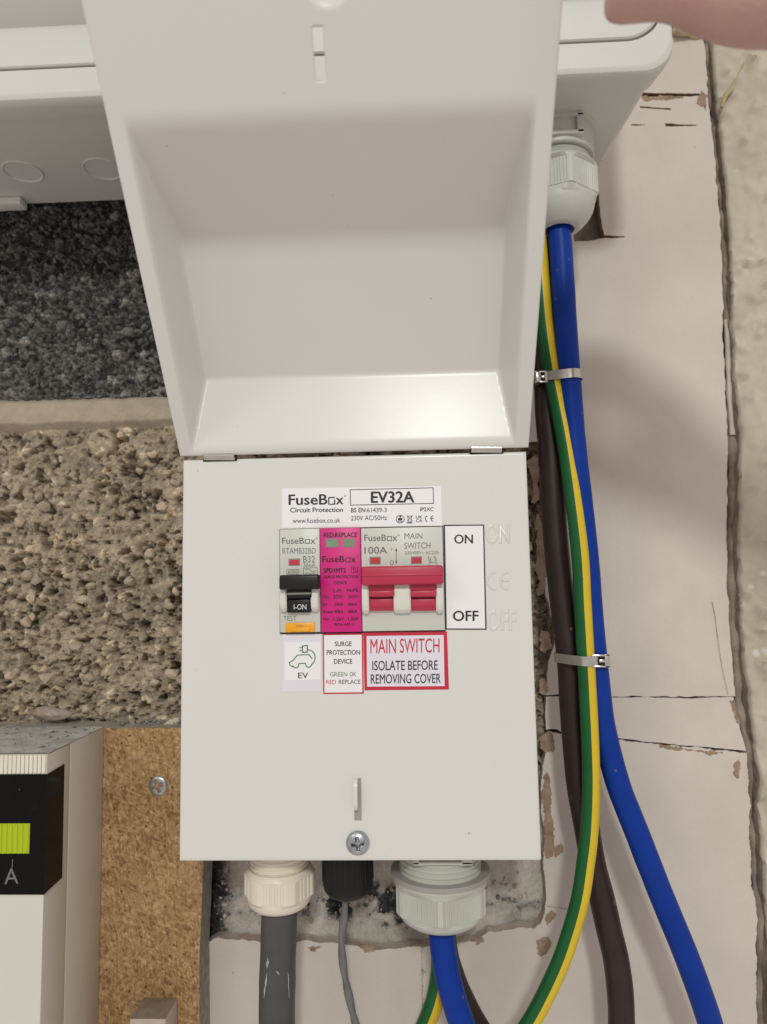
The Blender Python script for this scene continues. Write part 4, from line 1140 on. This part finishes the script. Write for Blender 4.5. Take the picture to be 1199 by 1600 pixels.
def cheek(name, parent, x0, y0, x1, y1, m):
    """guard beside a toggle: rises to a rounded nose"""
    a, b = at(x0, (y0 + y1) / 2, YF - 3)[0], at(x1, (y0 + y1) / 2, YF - 3)[0]; zt, zb = at(x0, y0, YF - 3)[2], at(x0, y1, YF - 3)[2]
    prof = [(YF + .2, zt + 4), (YF - 3.4, zt + 3), (YF - 4.4, zt), (YF - 4.6, (zt + zb) / 2), (YF - 4.2, zb + 3), (YF - 3.2, zb + 1.2), (YF - 1.6, zb + .2), (YF + .2, zb)]
    bm = bmesh.new(); A = [bm.verts.new((a, y, z)) for y, z in prof]; B = [bm.verts.new((b, y, z)) for y, z in prof]
    bm.faces.new(A); bm.faces.new(B[::-1])
    for i in range(len(prof)): bm.faces.new((A[i], B[i], B[(i + 1) % len(prof)], A[(i + 1) % len(prof)]))
    bmesh.ops.recalc_face_normals(bm, faces=bm.faces[:])
    bmesh.ops.bevel(bm, geom=[e for e in bm.edges], offset=.55, segments=3, affect='EDGES', clamp_overlap=True)
    return from_bm(name, bm, m, parent, smooth=50)


def logo(p, x0, y0, x1, y1, mi, b=.02):
    w_ = (x1 - x0); p.word('FuseB', x0, y0, x0 + w_ * .62, y1, mi, b)
    hx = y1 - y0; ox0, ox1 = x0 + w_ * .655, x0 + w_ * .775
    p.line([(ox0, y1 - hx * .68), (ox1, y1 - hx * .70), (ox1, y1 - .8), (ox0, y1 - .6)], 1.3, mi, closed=True)
    p.word('x', x0 + w_ * .80, y1 - hx * .72, x0 + w_ * .94, y1, mi, b); p.ring(x1 - 1.2, y0 + 1, 1.2, 1.2, .6, mi, 8)


# residual current breaker
rc = empty('circuit_breaker', at(469, 907, 0)); tag(rc, 'narrow white circuit breaker with a black toggle and yellow test button', 'circuit breaker')
plate(rc, 437.5, 826.5, 500.2, 988, M['module'])
tg = px_part('toggle', rc, 436, 898, 499, 921, -10.5, 5.2, M['black'], .9, 3)
px_part('rocker', rc, 448.2, 919, 486.5, 935, -7.2, 5, M['black'], .8, 3)
rk = px_part('rocker', rc, 448.2, 935, 486, 957.5, -5.2, 4, M['black'], .9, 3)
px_part('rocker_groove', tg, 449, 926, 486, 929, -7.3, .6, M['frame_grey'], .1, 1)
cheek('guard', rc, 438, 921, 448.6, 958, M['cheek']); cheek('guard', rc, 486.4, 921, 498.2, 957, M['cheek'])
ind = px_part('indicator', rc, 451, 872.6, 469, 884, YF - .12, .5, M['frame_grey'], .08, 1); px_part('flag', ind, 452.6, 875, 467.4, 883, YF - .2, .4, M['red_win'], .05, 1)
tb = px_part('test_button', rc, 446, 973, 491.8, 988, YF - .9, 2, M['yellow_btn'], .35, 2); px_part('button_step', tb, 454, 981, 484, 987, YF - 1.4, 1, M['yellow_btn'], .25, 2)
p = Print(YF - .04, -.008); logo(p, 441, 840, 496.4, 849.8, 0, .01); p.word('RTAMB32BD', 441.7, 856.2, 493.6, 865.2, 0, -.002); p.word('B32', 474, 868.6, 492.6, 879, 0, 0); p.word('30mA', 474.5, 880, 492.4, 885.8, 0, -.004)
p.line([(448.5, 890), (467.4, 889.6), (467.4, 897.6), (448.5, 897.6)], .8, closed=True); p.word('6000', 450.5, 890.8, 465.5, 896.4, 0, 0)
p.line([(474.4, 887.6), (496, 887), (496, 897.4), (474.4, 897.6)], .8, closed=True)
wv = [(477 + k * 1.6, 891 - 2 * math.sin(k * .62)) for k in range(11)]; p.line(wv, .9); p.line([(477, 895.5), (493, 895.2)], .8)
p.word('TEST', 443, 962.2, 463.4, 970.2, 0, -.004); p.build('lettering', [M['ink_grey']], rc)
p = Print(-5.25, 0); p.word('I-ON', 459.4, 944.2, 479, 952.4, 0, 0); p.build('lettering', [M['ink_white']], rk)
p = Print(YF - 1.0, 0); p.word('PRESS', 463, 977, 474.5, 979, 0, .01); p.build('lettering', [M['ink_dim']], tb)

# surge protector
sd = empty('surge_protector', at(533, 907, 0)); tag(sd, 'magenta surge protection module between the breaker and the main switch', 'surge protector')
plate(sd, 501, 825, 564.6, 987.6, M['magenta'])
for (a, b) in ((509.4, 529), (536, 554.4)):
    w1 = px_part('indicator', sd, a, 841.6, b, 855.4, YF - .12, .5, M['frame_grey'], .08, 1); px_part('flag', w1, a + 1.8, 843.6, b - 1.8, 853.6, YF - .2, .4, M['green_win'], .05, 1)
p = Print(YF - .04, -.008)
for s, a, b, c, d, bo in (('RED:REPLACE', 505.7, 832, 558.6, 839.6, .034), ('SPD1MT2', 505.7, 887.2, 540.8, 895.2, .045), ('SURGE PROTECTION', 506.7, 898.8, 560, 903.6, .034), ('DEVICE', 522.4, 908, 542.4, 913, .034), ('L-N', 521, 919.8, 533.4, 925.6, .034),
                          ('N-PE', 542.4, 919.4, 560.2, 925.2, .034), ('Uc:', 504.6, 929.6, 515, 935, .034), ('275V~', 521.2, 929.6, 540.2, 935, .034), ('255V~', 543.4, 929.4, 562.4, 934.8, .034), ('In:', 504.6, 941.4, 512, 946.6, .034),
                          ('20kA', 522.4, 941.4, 537, 946.6, .034), ('20kA', 543.6, 941.2, 558.4, 946.4, .034), ('Imax:', 504.6, 952.8, 521, 958.4, .034), ('40kA', 522.4, 952.8, 537, 958.4, .034), ('40kA', 543.6, 952.6, 558.6, 958.2, .034),
                          ('Up:', 505, 964.6, 515, 970.6, .034), ('1.5kV', 521.4, 964.4, 538, 970, .034), ('1.5kV', 544.2, 964.2, 560.8, 969.8, .034), ('IEC61643-11', 522.4, 973.4, 555.2, 977.6, .034)):
    p.word(s, a, b, c, d, 0, bo)
logo(p, 503.4, 868.6, 559.8, 878.8, 0, .025)
p.line([(549.4, 886), (559, 885.8), (559, 894.6), (549.4, 894.8)], .8, closed=True); p.word('T2', 551.2, 887.4, 557.4, 893.4, 0, .02); p.build('lettering', [M['ink_wine']], sd)

# main switch
ms = empty('main_switch', at(630, 905, 0)); tag(ms, 'wide white main switch with a long red toggle bar', 'main switch')
plate(ms, 565.4, 824, 693.6, 985.6, M['module'])
tg = px_part('toggle', ms, 564.6, 884, 693.2, 914, -10.8, 5.6, M['red'], 1.1, 3); px_part('toggle_ridge', tg, 565.4, 896.5, 692.6, 900, -11.15, 1.2, M['red'], .3, 2)
for (a, b) in ((576.6, 616), (641.6, 682)):
    px_part('rocker', ms, a, 911, b, 923, -7.0, 5, M['red'], .6, 2); r2 = px_part('rocker', ms, a, 921.5, b, 933, -8.2, 6, M['red'], .9, 3)
    px_part('rocker', ms, a, 934.2, b, 954.5, -5.6, 4, M['red'], .9, 3); px_part('rocker_edge', r2, a + .4, 948, b - .4, 950, -5.95, .6, M['red'], .2, 1)
    px_part('recess', ms, a - .5, 953, b + .5, 960.5, YF - .35, .8, M['cheek'], .2, 1)
cheek('guard', ms, 566, 918, 577, 961, M['cheek']); cheek('guard', ms, 615.4, 917, 642.2, 960, M['cheek']); cheek('guard', ms, 681.4, 917, 692.4, 960, M['cheek'])
for (a, b, y0) in ((577.6, 595, 869.8), (642.4, 659.6, 869.2)):
    w1 = px_part('indicator', ms, a, y0, b, y0 + 12, YF - .12, .5, M['frame_grey'], .08, 1); px_part('flag', w1, a + 1.4, y0 + 1.8, b - 1.4, y0 + 10.6, YF - .2, .4, M['red_win'], .05, 1)
p = Print(YF - .04, -.012); logo(p, 569.4, 835.2, 624.4, 845.4, 0, .01)
p.word('MAIN', 632.2, 833, 660.2, 842, 0, 0); p.word('SWITCH', 632.2, 847.6, 672.8, 857.2, 0, 0); p.word('100A', 569.6, 854.4, 605.2, 865.2, 0, .008); p.word('230/400V~ AC22A', 633, 861, 686, 866, 0, 0)
p.line([(612.5, 856), (612.5, 860)], .9); p.ring(612.6, 879.2, 2.4, 3.2, .9); p.line([(619.4, 857.5), (619.4, 880)], 1.0)
p.poly([(617.4, 861), (619.4, 855.6), (621.4, 861)]); p.poly([(617.4, 876.6), (621.4, 876.6), (619.4, 882)])
p.line([(672.4, 870.5), (672.4, 874)], .8); p.ring(672.2, 875.4, 1.6, 1.6, .7, 0, 10); p.line([(681, 870), (681, 874)], .8); p.ring(681.2, 875, 1.6, 1.6, .7, 0, 10); p.line([(669, 872), (673.5, 879.5)], .8); p.line([(671, 882.6), (671.4, 879), (682, 878.4), (683.4, 882.4)], .8)
p.word('1', 669.4, 868.5, 670.4, 872, 0, 0); p.word('3', 677.6, 868.2, 680, 872, 0, 0)
p.build('lettering', [M['ink_grey']], ms)

# ================================================================== cable glands
# under the consumer unit
gx, gy, gr = 103.6, 20.0, 19.9
g = empty('cable_gland', (gx, gy, 345)); tag(g, 'grey ribbed cable gland under the consumer unit beside the open door', 'cable gland', 'nylon cable glands')
zt = 346.7
polar('flange', (gx, gy), [(zt, 20.6), (zt - 1.2, 20.8), (zt - 1.5, 20.2), (zt - 1.5, 12)], M['gland_pale'], g, n=72)
polar('threaded_body', (gx, gy), [(zt - .5, 18.6), (zt - 14.5, 18.6), (zt - 15, 18), (zt - 15, 15.6), (zt - 16, 16.6), (zt - 17, 15.6), (zt - 18, 16.6), (zt - 19, 15.6), (zt - 24, 15.6)], M['gland_pale'], g, n=72)
fp = empty
bm = bmesh.new()   # moulded frame on the body, facing out
for (a, b, c, d) in ((-14, -11, -12, -2), (6.5, 9.5, -12, -2), (-14, 9.5, -3.4, -1.4), (-14, 9.5, -12.4, -10.4)): add_box(bm, gx + a, gx + b, gy - 19.9, gy - 15, zt + c, zt + d, .3, 2)
from_bm('moulded_frame', bm, M['gland_pale'], g)
n1 = zt - 19.0; hx = hexr(gr, 17.5, .35, 13, .25); hx0 = hexr(gr - .5, 17.05)
polar('nut', (gx, gy), [(n1, 15.0), (n1, 17.6), (n1 - .8, 18.3), (n1 - 2.2, hexr(gr - .3, 18.9)), (n1 - 3.4, hexr(gr, 17.6)), (n1 - 3.5, hx), (n1 - 17.0, hx), (n1 - 17.1, hx0), (n1 - 19.4, hexr(18.3, 17.2)), (n1 - 21, 17.3)], M['gland_pale'], g, n=432, smooth=28, rot=math.radians(-82))
dz = n1 - 19.2
polar('dome', (gx, gy), [(dz, 17.7), (dz - 2.5, 17.5), (dz - 5, 16.7), (dz - 7.5, 15.2), (dz - 10, 13.0), (dz - 12, 10.8), (dz - 12.9, 9.3), (dz - 12.8, 7.4), (dz - 8, 6.8)], M['gland_pale'], g, n=72, smooth=60)

# big grey one under the fuse box
gx, gy = at(689, 1400, 28)[0], 28.0
g = empty('cable_gland', (gx, gy, 0)); tag(g, 'large light grey cable gland with a shade-darkened ring under the fuse box', 'cable gland', 'nylon cable glands')
zr = at(690, 1396, gy - 22.5)[2] - 3.2
polar('shaded_lock_ring', (gx, gy), [(zr + 5.4, 17), (zr + 5.4, 23.4), (zr + 3.4, 23.6), (zr + 3.2, 22.8), (zr + 3.2, 17)], M['ring'], g, n=96)
rows = [(-.2, 19.3), (-4.2, 19.3), (-4.8, 18.4)]
z = -4.8
while z > zr + 1.5: rows += [(z - .7, 19.3), (z - 1.5, 19.3), (z - 2.1, 18.3), (z - 2.4, 18.3)]; z -= 2.5
polar('threaded_body', (gx, gy), rows, M['gland_grey'], g, n=96)
bm = bmesh.new()
for (a, b, c, d) in ((-12.5, -9.8, -4.3, .0), (9.2, 14, -4.3, .0), (-12.5, 14, -4.6, -3.2)): add_box(bm, gx + a, gx + b, gy - 20.6, gy - 15, c, d, .25, 2)
from_bm('moulded_frame', bm, M['gland_grey'], g)
bm = bmesh.new(); add_box(bm, gx - 9.6, gx + 9.2, gy - 19.45, gy - 15, -3.3, -.3, 0); from_bm('recess', bm, M['ring'], g)
hx = hexr(22.2, 20.6, .4, 23, .12); hx0 = hexr(21.7, 20.0)
zb = at(690, 1452, gy - 20)[2]
polar('nut', (gx, gy), [(zr + 3.2, 18.3), (zr + 3.2, 22.4), (zr + 2.0, 22.6), (zr + 1.2, 22.2), (zr - .6, hexr(21.9, 20.6)), (zr - .7, hx), (zb + 1.6, hx), (zb + 1.5, hx0), (zb - .4, 20.4)], M['gland_grey'], g, n=432, smooth=28, rot=math.radians(-92))
dz = zb + .6
polar('dome', (gx, gy), [(dz, 20.4), (dz - 1.6, 20.0), (dz - 3.6, 18.4), (dz - 5.2, 16.0), (dz - 6.2, 13.6), (dz - 6.6, 11.0), (dz - 6.6, 7.2), (dz - 2, 6.2)], M['gland_grey'], g, n=72, smooth=60)

# cream one, left
gx, gy = at(437, 1400, 28)[0], 28.0
g = empty('cable_gland', (gx, gy, 0)); tag(g, 'cream cable gland under the fuse box on the thick grey cable', 'cable gland', 'nylon cable glands')
zn = at(437, 1371, gy - 14)[2]; zb = at(437, 1424, gy - 15)[2]
rows = [(-.2, 13.9), (-1.4, 13.9), (-1.8, 13.3)]; z = -1.8
while z > zn - 2: rows += [(z - .6, 13.9), (z - 1.2, 13.9), (z - 1.7, 13.2), (z - 2, 13.2)]; z -= 2.1
polar('threaded_body', (gx, gy), rows, M['gland_cream'], g, n=72)
hx = hexr(16.9, 15.6, .35, 7, .45); hx0 = hexr(16.5, 15.2)
polar('nut', (gx, gy), [(zn, 13), (zn, 14.6), (zn - .8, 15.4), (zn - 2.4, hexr(16.7, 15.9)), (zn - 2.6, hx), (zb + 2.4, hx), (zb + 2.3, hx0), (zb + .6, 15.2), (zb, 14.6)], M['gland_cream'], g, n=288, smooth=28, rot=math.radians(-92 + 30))
polar('dome', (gx, gy), [(zb + .8, 15.2), (zb - .6, 15.0), (zb - 2.4, 13.8), (zb - 3.6, 12.2), (zb - 4.0, 10.2), (zb - 4.0, 8.7), (zb - 1, 8.4)], M['gland_cream'], g, n=64, smooth=60)
cream = (gx, gy, zb)

# black one, middle
gx, gy = at(544, 1380, 30)[0], 30.0
g = empty('cable_gland', (gx, gy, 0)); tag(g, 'smooth black rounded cable gland under the middle of the fuse box', 'cable gland', 'nylon cable glands')
zb = at(544, 1409, gy - 6)[2]
polar('dome', (gx, gy), [(-.2, 12.1), (zb + 6.5, 12.0), (zb + 4, 11.4), (zb + 2, 10.0), (zb + .8, 8.0), (zb + .2, 5.6), (zb, 3.2), (zb + .8, 2.2)], M['gland_black'], g, n=72, smooth=60)
bm = bmesh.new()
for k in range(14):
    a = math.radians(-180 + k * 180 / 13); c_ = (gx + 12.0 * math.cos(a), gy + 12.0 * math.sin(a)); add_box(bm, c_[0] - .35, c_[0] + .35, c_[1] - .3, c_[1] + .4, zb + 8, -1.4, .1, 1)
o = from_bm('grip_ribs', bm, M['gland_black'], g); o['kind'] = 'stuff'
blackg = (gx, gy, zb)

# ================================================================== cables
def path(L): return [at(x, y, Y) for x, y, Y in L]


gtop = (104.0, 20.0)
P = [np.array([103, 20, 330.]), np.array([103, 20, 308.])] + path([(877, 400, 20), (883, 500, 21.5), (889, 585, 23), (898, 700, 25), (915, 850, 27), (923, 950, 28), (931, 1035, 28), (938, 1100, 28), (946, 1150, 27.5), (966, 1225, 27), (995, 1300, 27),
                                                                (1034, 1400, 27), (1075, 1500, 28), (1110, 1600, 30), (1136, 1700, 33), (1150, 1800, 36)])
o = tube('power_cable', P, 5.75, M['blue'], None, wobble=.02, seed=1); tag(o, 'thick blue cable from the consumer unit gland, held by both steel ties', 'cable', 'insulated power cables')
P = [np.array([86, 32, 346.])] + path([(845, 330, 32), (847, 450, 32.5), (853, 560, 33), (855, 640, 34), (860, 700, 35), (869, 850, 36), (880, 950, 36), (890, 1035, 35), (894, 1100, 36), (898, 1150, 37), (905, 1225, 38), (918, 1300, 39), (927, 1350, 39),
                                      (940, 1400, 39), (951, 1450, 38), (963, 1500, 37), (970, 1560, 36), (971, 1620, 36), (968, 1720, 36), (960, 1800, 36)])
o = tube('power_cable', P, 6.15, M['brown'], None, wobble=.03, seed=2); tag(o, 'thick dark brown cable running behind the green and yellow cable', 'cable', 'insulated power cables')
STR = (np.array([.80, -.60, 0]), .52, -1)
P = [np.array([88, 20, 346.])] + path([(836, 300, 21), (843, 400, 22), (851, 500, 23), (863, 585, 23.5), (885, 700, 23.5), (905, 850, 23), (911, 950, 23), (916, 1035, 23), (919.5, 1100, 23), (922, 1150, 23), (924, 1225, 23), (921, 1300, 23), (915, 1350, 23), (907.5, 1400, 23),
                                      (894.5, 1450, 23.5), (877.5, 1500, 24), (855, 1550, 25), (828, 1600, 26), (780, 1670, 28), (740, 1720, 30)])
o = tube('earth_cable', P, 4.15, [M['gren'], M['yel'], M['tick']], None, n=44, step=.8, stripe=STR, wobble=.02, seed=3); tag(o, 'long green and yellow earth cable held by both steel ties', 'cable', 'green and yellow earth cables')
# tails out of the big gland
gx = at(689, 1400, 28)[0]
P = [np.array([gx, 27, -30.])] + path([(691, 1470, 26), (695, 1500, 25.5), (701, 1530, 25), (709, 1560, 25), (722, 1600, 25), (742, 1660, 26), (775, 1740, 28), (810, 1800, 30)])
o = tube('power_cable', P, 6.0, M['blue'], None, wobble=.02, seed=4); tag(o, 'short blue cable tail hanging from the large light grey gland', 'cable', 'insulated power cables')
P = [np.array([gx + 2, 36, -30.])] + path([(700, 1480, 40), (714, 1530, 43), (729, 1565, 44), (751, 1605, 44), (790, 1660, 44), (840, 1740, 44)])
o = tube('power_cable', P, 4.6, M['brown'], None, wobble=.02, seed=5); tag(o, 'brown cable tail behind the short blue tail under the large gland', 'cable', 'insulated power cables')
P = [np.array([gx - 2, 37, -30.])] + path([(687, 1480, 41), (688, 1510, 42), (684, 1545, 42), (676, 1575, 42), (664, 1605, 42), (640, 1660, 42), (610, 1740, 42)])
o = tube('earth_cable', P, 4.5, [M['gren'], M['yel'], M['tick']], None, n=44, step=.8, stripe=STR, wobble=.02, seed=6); tag(o, 'short green and yellow earth tail crossing behind the short blue tail', 'cable', 'green and yellow earth cables')
# thick grey cable
c = cream; P = [(c[0], c[1], c[2] + 4), (c[0] - .2, c[1], c[2] - 10), at(434, 1520, 29), at(433, 1600, 30), at(433, 1700, 30), at(433, 1800, 30)]
gc = empty('armoured_cable', (c[0], c[1], c[2])); tag(gc, 'thick scuffed dark grey cable hanging from the cream gland', 'cable')
tube('sheath', P, 8.55, M['swa'], gc, n=40, wobble=.03, seed=7)
prs = random.Random(8); pts = catmull(P, 1.0)
for (x0, y0, x1, y1, ww) in ((430, 1452, 424, 1480, 2.2), (424, 1478, 417, 1512, 2.6), (447, 1448, 446, 1475, 2.2), (432, 1517, 437, 1523, 1.6), (418, 1520, 412, 1560, 1.6), (450, 1500, 452, 1560, 1.0)):
    V, Fc = [], []
    n = 10
    for k in range(n + 1):
        t = k / n; x = x0 + (x1 - x0) * t + prs.uniform(-.6, .6); yv = y0 + (y1 - y0) * t
        hw = ww * (.3 + .7 * math.sin(math.pi * t)) * prs.uniform(.5, 1.1)
        for s_ in (-hw, hw):
            q = at(x + s_, yv, 22); cxx = at(433.5, yv, 29)[0]; dx = q[0] - cxx
            q = at(x + s_, yv, 29 - math.sqrt(max(0, 8.9 ** 2 - dx * dx))); V.append(q)
    Fc = [(2 * k, 2 * k + 1, 2 * k + 3, 2 * k + 2) for k in range(n)]
    link('scuff', V, Fc, M['scuff'], gc, smooth=180)
c = blackg; P = [(c[0] - 1, c[1], c[2] + 4), (c[0] - 1.4, c[1], c[2] - 3)] + path([(537, 1440, 31), (534, 1475, 32), (537, 1510, 34), (543, 1545, 36), (551, 1580, 37), (557, 1605, 38), (575, 1680, 40), (600, 1780, 40)])
o = tube('thin_cable', P, 1.75, M['thin_grey'], None, n=20, step=1.0, twist=(.16, .38)); tag(o, 'thin twisted grey cable hanging from the black gland', 'cable')


# steel ties: a band hugging the three cables, with a locking head
def tie(zc, circles, buckle_left, label, bx):
    t = empty('cable_tie', (circles[0][0], circles[0][1], zc)); tag(t, label, 'cable tie', 'stainless steel cable ties')
    pts = []
    for cx, cy, r in circles:
        for k in range(40): pts.append((cx + (r + .25) * math.cos(k * math.pi / 20), cy + (r + .25) * math.sin(k * math.pi / 20)))
    pts = sorted(set(pts))

    def half(ps):
        h = []
        for p_ in ps:
            while len(h) > 1 and (h[-1][0] - h[-2][0]) * (p_[1] - h[-2][1]) - (h[-1][1] - h[-2][1]) * (p_[0] - h[-2][0]) <= 0: h.pop()
            h.append(p_)
        return h[:-1]
    hull = half(pts) + half(pts[::-1]); n = len(hull)
    cx, cy = sum(p_[0] for p_ in hull) / n, sum(p_[1] for p_ in hull) / n
    loops = []
    hh = 2.25
    for rad, zz in ((0, hh), (.45, hh), (.45, -hh), (0, -hh)):
        lp = []
        for i in range(n):
            a, b = hull[i - 1], hull[(i + 1) % n]; d = (b[0] - a[0], b[1] - a[1]); L = math.hypot(*d) or 1
            lp.append((hull[i][0] + d[1] / L * rad, hull[i][1] - d[0] / L * rad, zc + zz + (hull[i][0] - cx) * .03 * (-1 if not buckle_left else 1)))
        loops.append(lp)
    V, Fc = loft(loops + [loops[0]], False, False)
    bm = bmesh.new(); vs = [bm.verts.new(v_) for v_ in V]
    for f in Fc:
        try: bm.faces.new([vs[i] for i in f])
        except ValueError: pass
    bmesh.ops.remove_doubles(bm, verts=bm.verts[:], dist=1e-4)
    from_bm('band', bm, M['steel'], t, smooth=40)
    # locking head standing on the band
    def y_front(x):
        best = 99
        for i in range(n):
            (ax, ay), (bx_, by_) = hull[i], hull[(i + 1) % n]
            if min(ax, bx_) - 1e-6 <= x <= max(ax, bx_) + 1e-6:
                tt = 0 if abs(bx_ - ax) < 1e-6 else (x - ax) / (bx_ - ax); best = min(best, ay + (by_ - ay) * tt)
        return best if best < 99 else hull[0][1]
    yb = y_front(bx) - .5; sg = -1 if buckle_left else 1
    bm = bmesh.new()
    W_, Hh = 4.2, 3.0
    add_box(bm, bx - W_, bx + W_, yb - .9, yb + .4, zc - Hh, zc + Hh, .4, 2)
    add_box(bm, bx - W_, bx + W_, yb - 2.0, yb - .6, zc + Hh - .9, zc + Hh, .3, 2); add_box(bm, bx - W_, bx + W_, yb - 2.0, yb - .6, zc - Hh, zc - Hh + .9, .3, 2)
    add_box(bm, bx + sg * 2.6 - 1.2, bx + sg * 2.6 + 1.2, yb - 2.0, yb - .6, zc - Hh, zc + Hh, .3, 2)
    add_box(bm, bx - sg * 4.0 - .45, bx - sg * 4.0 + .45, yb - 2.1, yb - .6, zc - Hh, zc + Hh, .3, 2)
    bk = from_bm('buckle', bm, M['steel'], t, smooth=40)
    bm = bmesh.new(); add_box(bm, bx - W_ + .4, bx + W_ - 1.0, yb - 1.0, yb - .4, zc - Hh + .8, zc + Hh - .8, 0)
    from_bm('buckle_shade', bm, M['dark'], bk)  # solid dark block, painted shade inside the buckle
    bm = bmesh.new(); add_box(bm, bx - .9 - .3, bx + 2.2, yb - 1.9, yb - .8, zc - .75, zc + .75, .35, 2); from_bm('tongue', bm, M['steel'], bk)


b_, g_, n_ = at(889.5, 585, 23), at(863, 585, 23.5), at(854, 587, 33.3)
tie(at(870, 585, 18)[2], [(b_[0], 23, 5.9), (g_[0], 23.5, 4.3), (n_[0], 33.3, 6.3)], True, 'upper steel cable tie, just beneath the hinge end of the open door', at(850, 585, 20)[0])
b_, g_, n_ = at(930.5, 1033, 28), at(916, 1033, 23), at(889.5, 1033, 35)
tie(at(910, 1033, 20)[2], [(b_[0], 28, 5.9), (g_[0], 23, 4.3), (n_[0], 35, 6.3)], False, 'lower steel cable tie, level with the red bordered sticker', at(939, 1034, 21)[0])

# ================================================================== the hand holding the door up
pe = empty('person', at(1060, -40, -125)); tag(pe, 'hand reaching in at the top corner to hold the open door', 'person')


def skin(name, chains, parent, mats):
    """chains of (point mm, radius mm); each chain may start on an earlier vertex index"""
    V, E, R = [], [], []
    for start, ch in chains:
        prev = start
        for p_, r in ch:
            V.append(np.array(p_, float)); R.append(r)
            if prev is not None: E.append((prev, len(V) - 1))
            prev = len(V) - 1
    me = bpy.data.meshes.new(name); off = np.array(parent_origin(parent))
    me.from_pydata([tuple((v_ - off) * S) for v_ in V], E, [])
    o = bpy.data.objects.new(name, me); COL.objects.link(o)
    m = o.modifiers.new('skin', 'SKIN'); m.use_smooth_shade = True
    sv = me.skin_vertices[0].data if me.skin_vertices else None
    if sv is None:
        bm = bmesh.new(); bm.from_mesh(me); bm.verts.layers.skin.verify(); bm.to_mesh(me); bm.free(); sv = me.skin_vertices[0].data
    for i, r in enumerate(R): sv[i].radius = (r * S, r * S); sv[i].use_root = (i == 0)
    ss = o.modifiers.new('sub', 'SUBSURF'); ss.levels = 2; ss.render_levels = 2
    bpy.context.view_layer.update()
    ev = o.evaluated_get(bpy.context.evaluated_depsgraph_get()); m2 = bpy.data.meshes.new_from_object(ev)
    bpy.data.objects.remove(o)
    m2.materials.clear(); m2.materials.append(mats); m2.name = name
    m2.polygons.foreach_set('use_smooth', [True] * len(m2.polygons))
    o = bpy.data.objects.new(name, m2); COL.objects.link(o)
    if parent: o.parent = parent
    return o


A_ = lambda x, y, Y: at(x, y, Y)
wr = np.array([194., -172., 277.]); palm = np.array([160., -138., 305.])
arm = np.array([.62, -.75, -.24])
chains = [(None, [(wr, 19), (palm, 17)])]                                   # 0 wrist, 1 palm
chains.append((0, [(A_(1235, -10, -140), 15.5), (A_(1140, -4, -134), 13.4), (A_(1072, -16, -129), 9.6), (A_(1026, -19, -128), 8.7), (A_(975, -13, -126), 9.7), (A_(946, -18, -126), 8.2)]))   # thumb
for k, (Yk, ln) in enumerate(((-154, .9), (-138, 1.0), (-122, .98), (-108, .8))):
    kn = np.array([149. - k * 2, Yk, 317.0]); d = ln
    chains.append((1, [(kn, 9.2 - k * .3), (kn + np.array([-22 * d, 3, 3.5]), 8.2 - k * .3), (kn + np.array([-38 * d, 5, 2]), 7.6 - k * .3), (kn + np.array([-50 * d, 6, -3]), 6.4 - k * .3)]))
chains.append((0, [(wr + arm * 70, 23), (wr + arm * 170, 32), (wr + arm * 300, 40)]))
skin('hand', chains, pe, M['skin'])
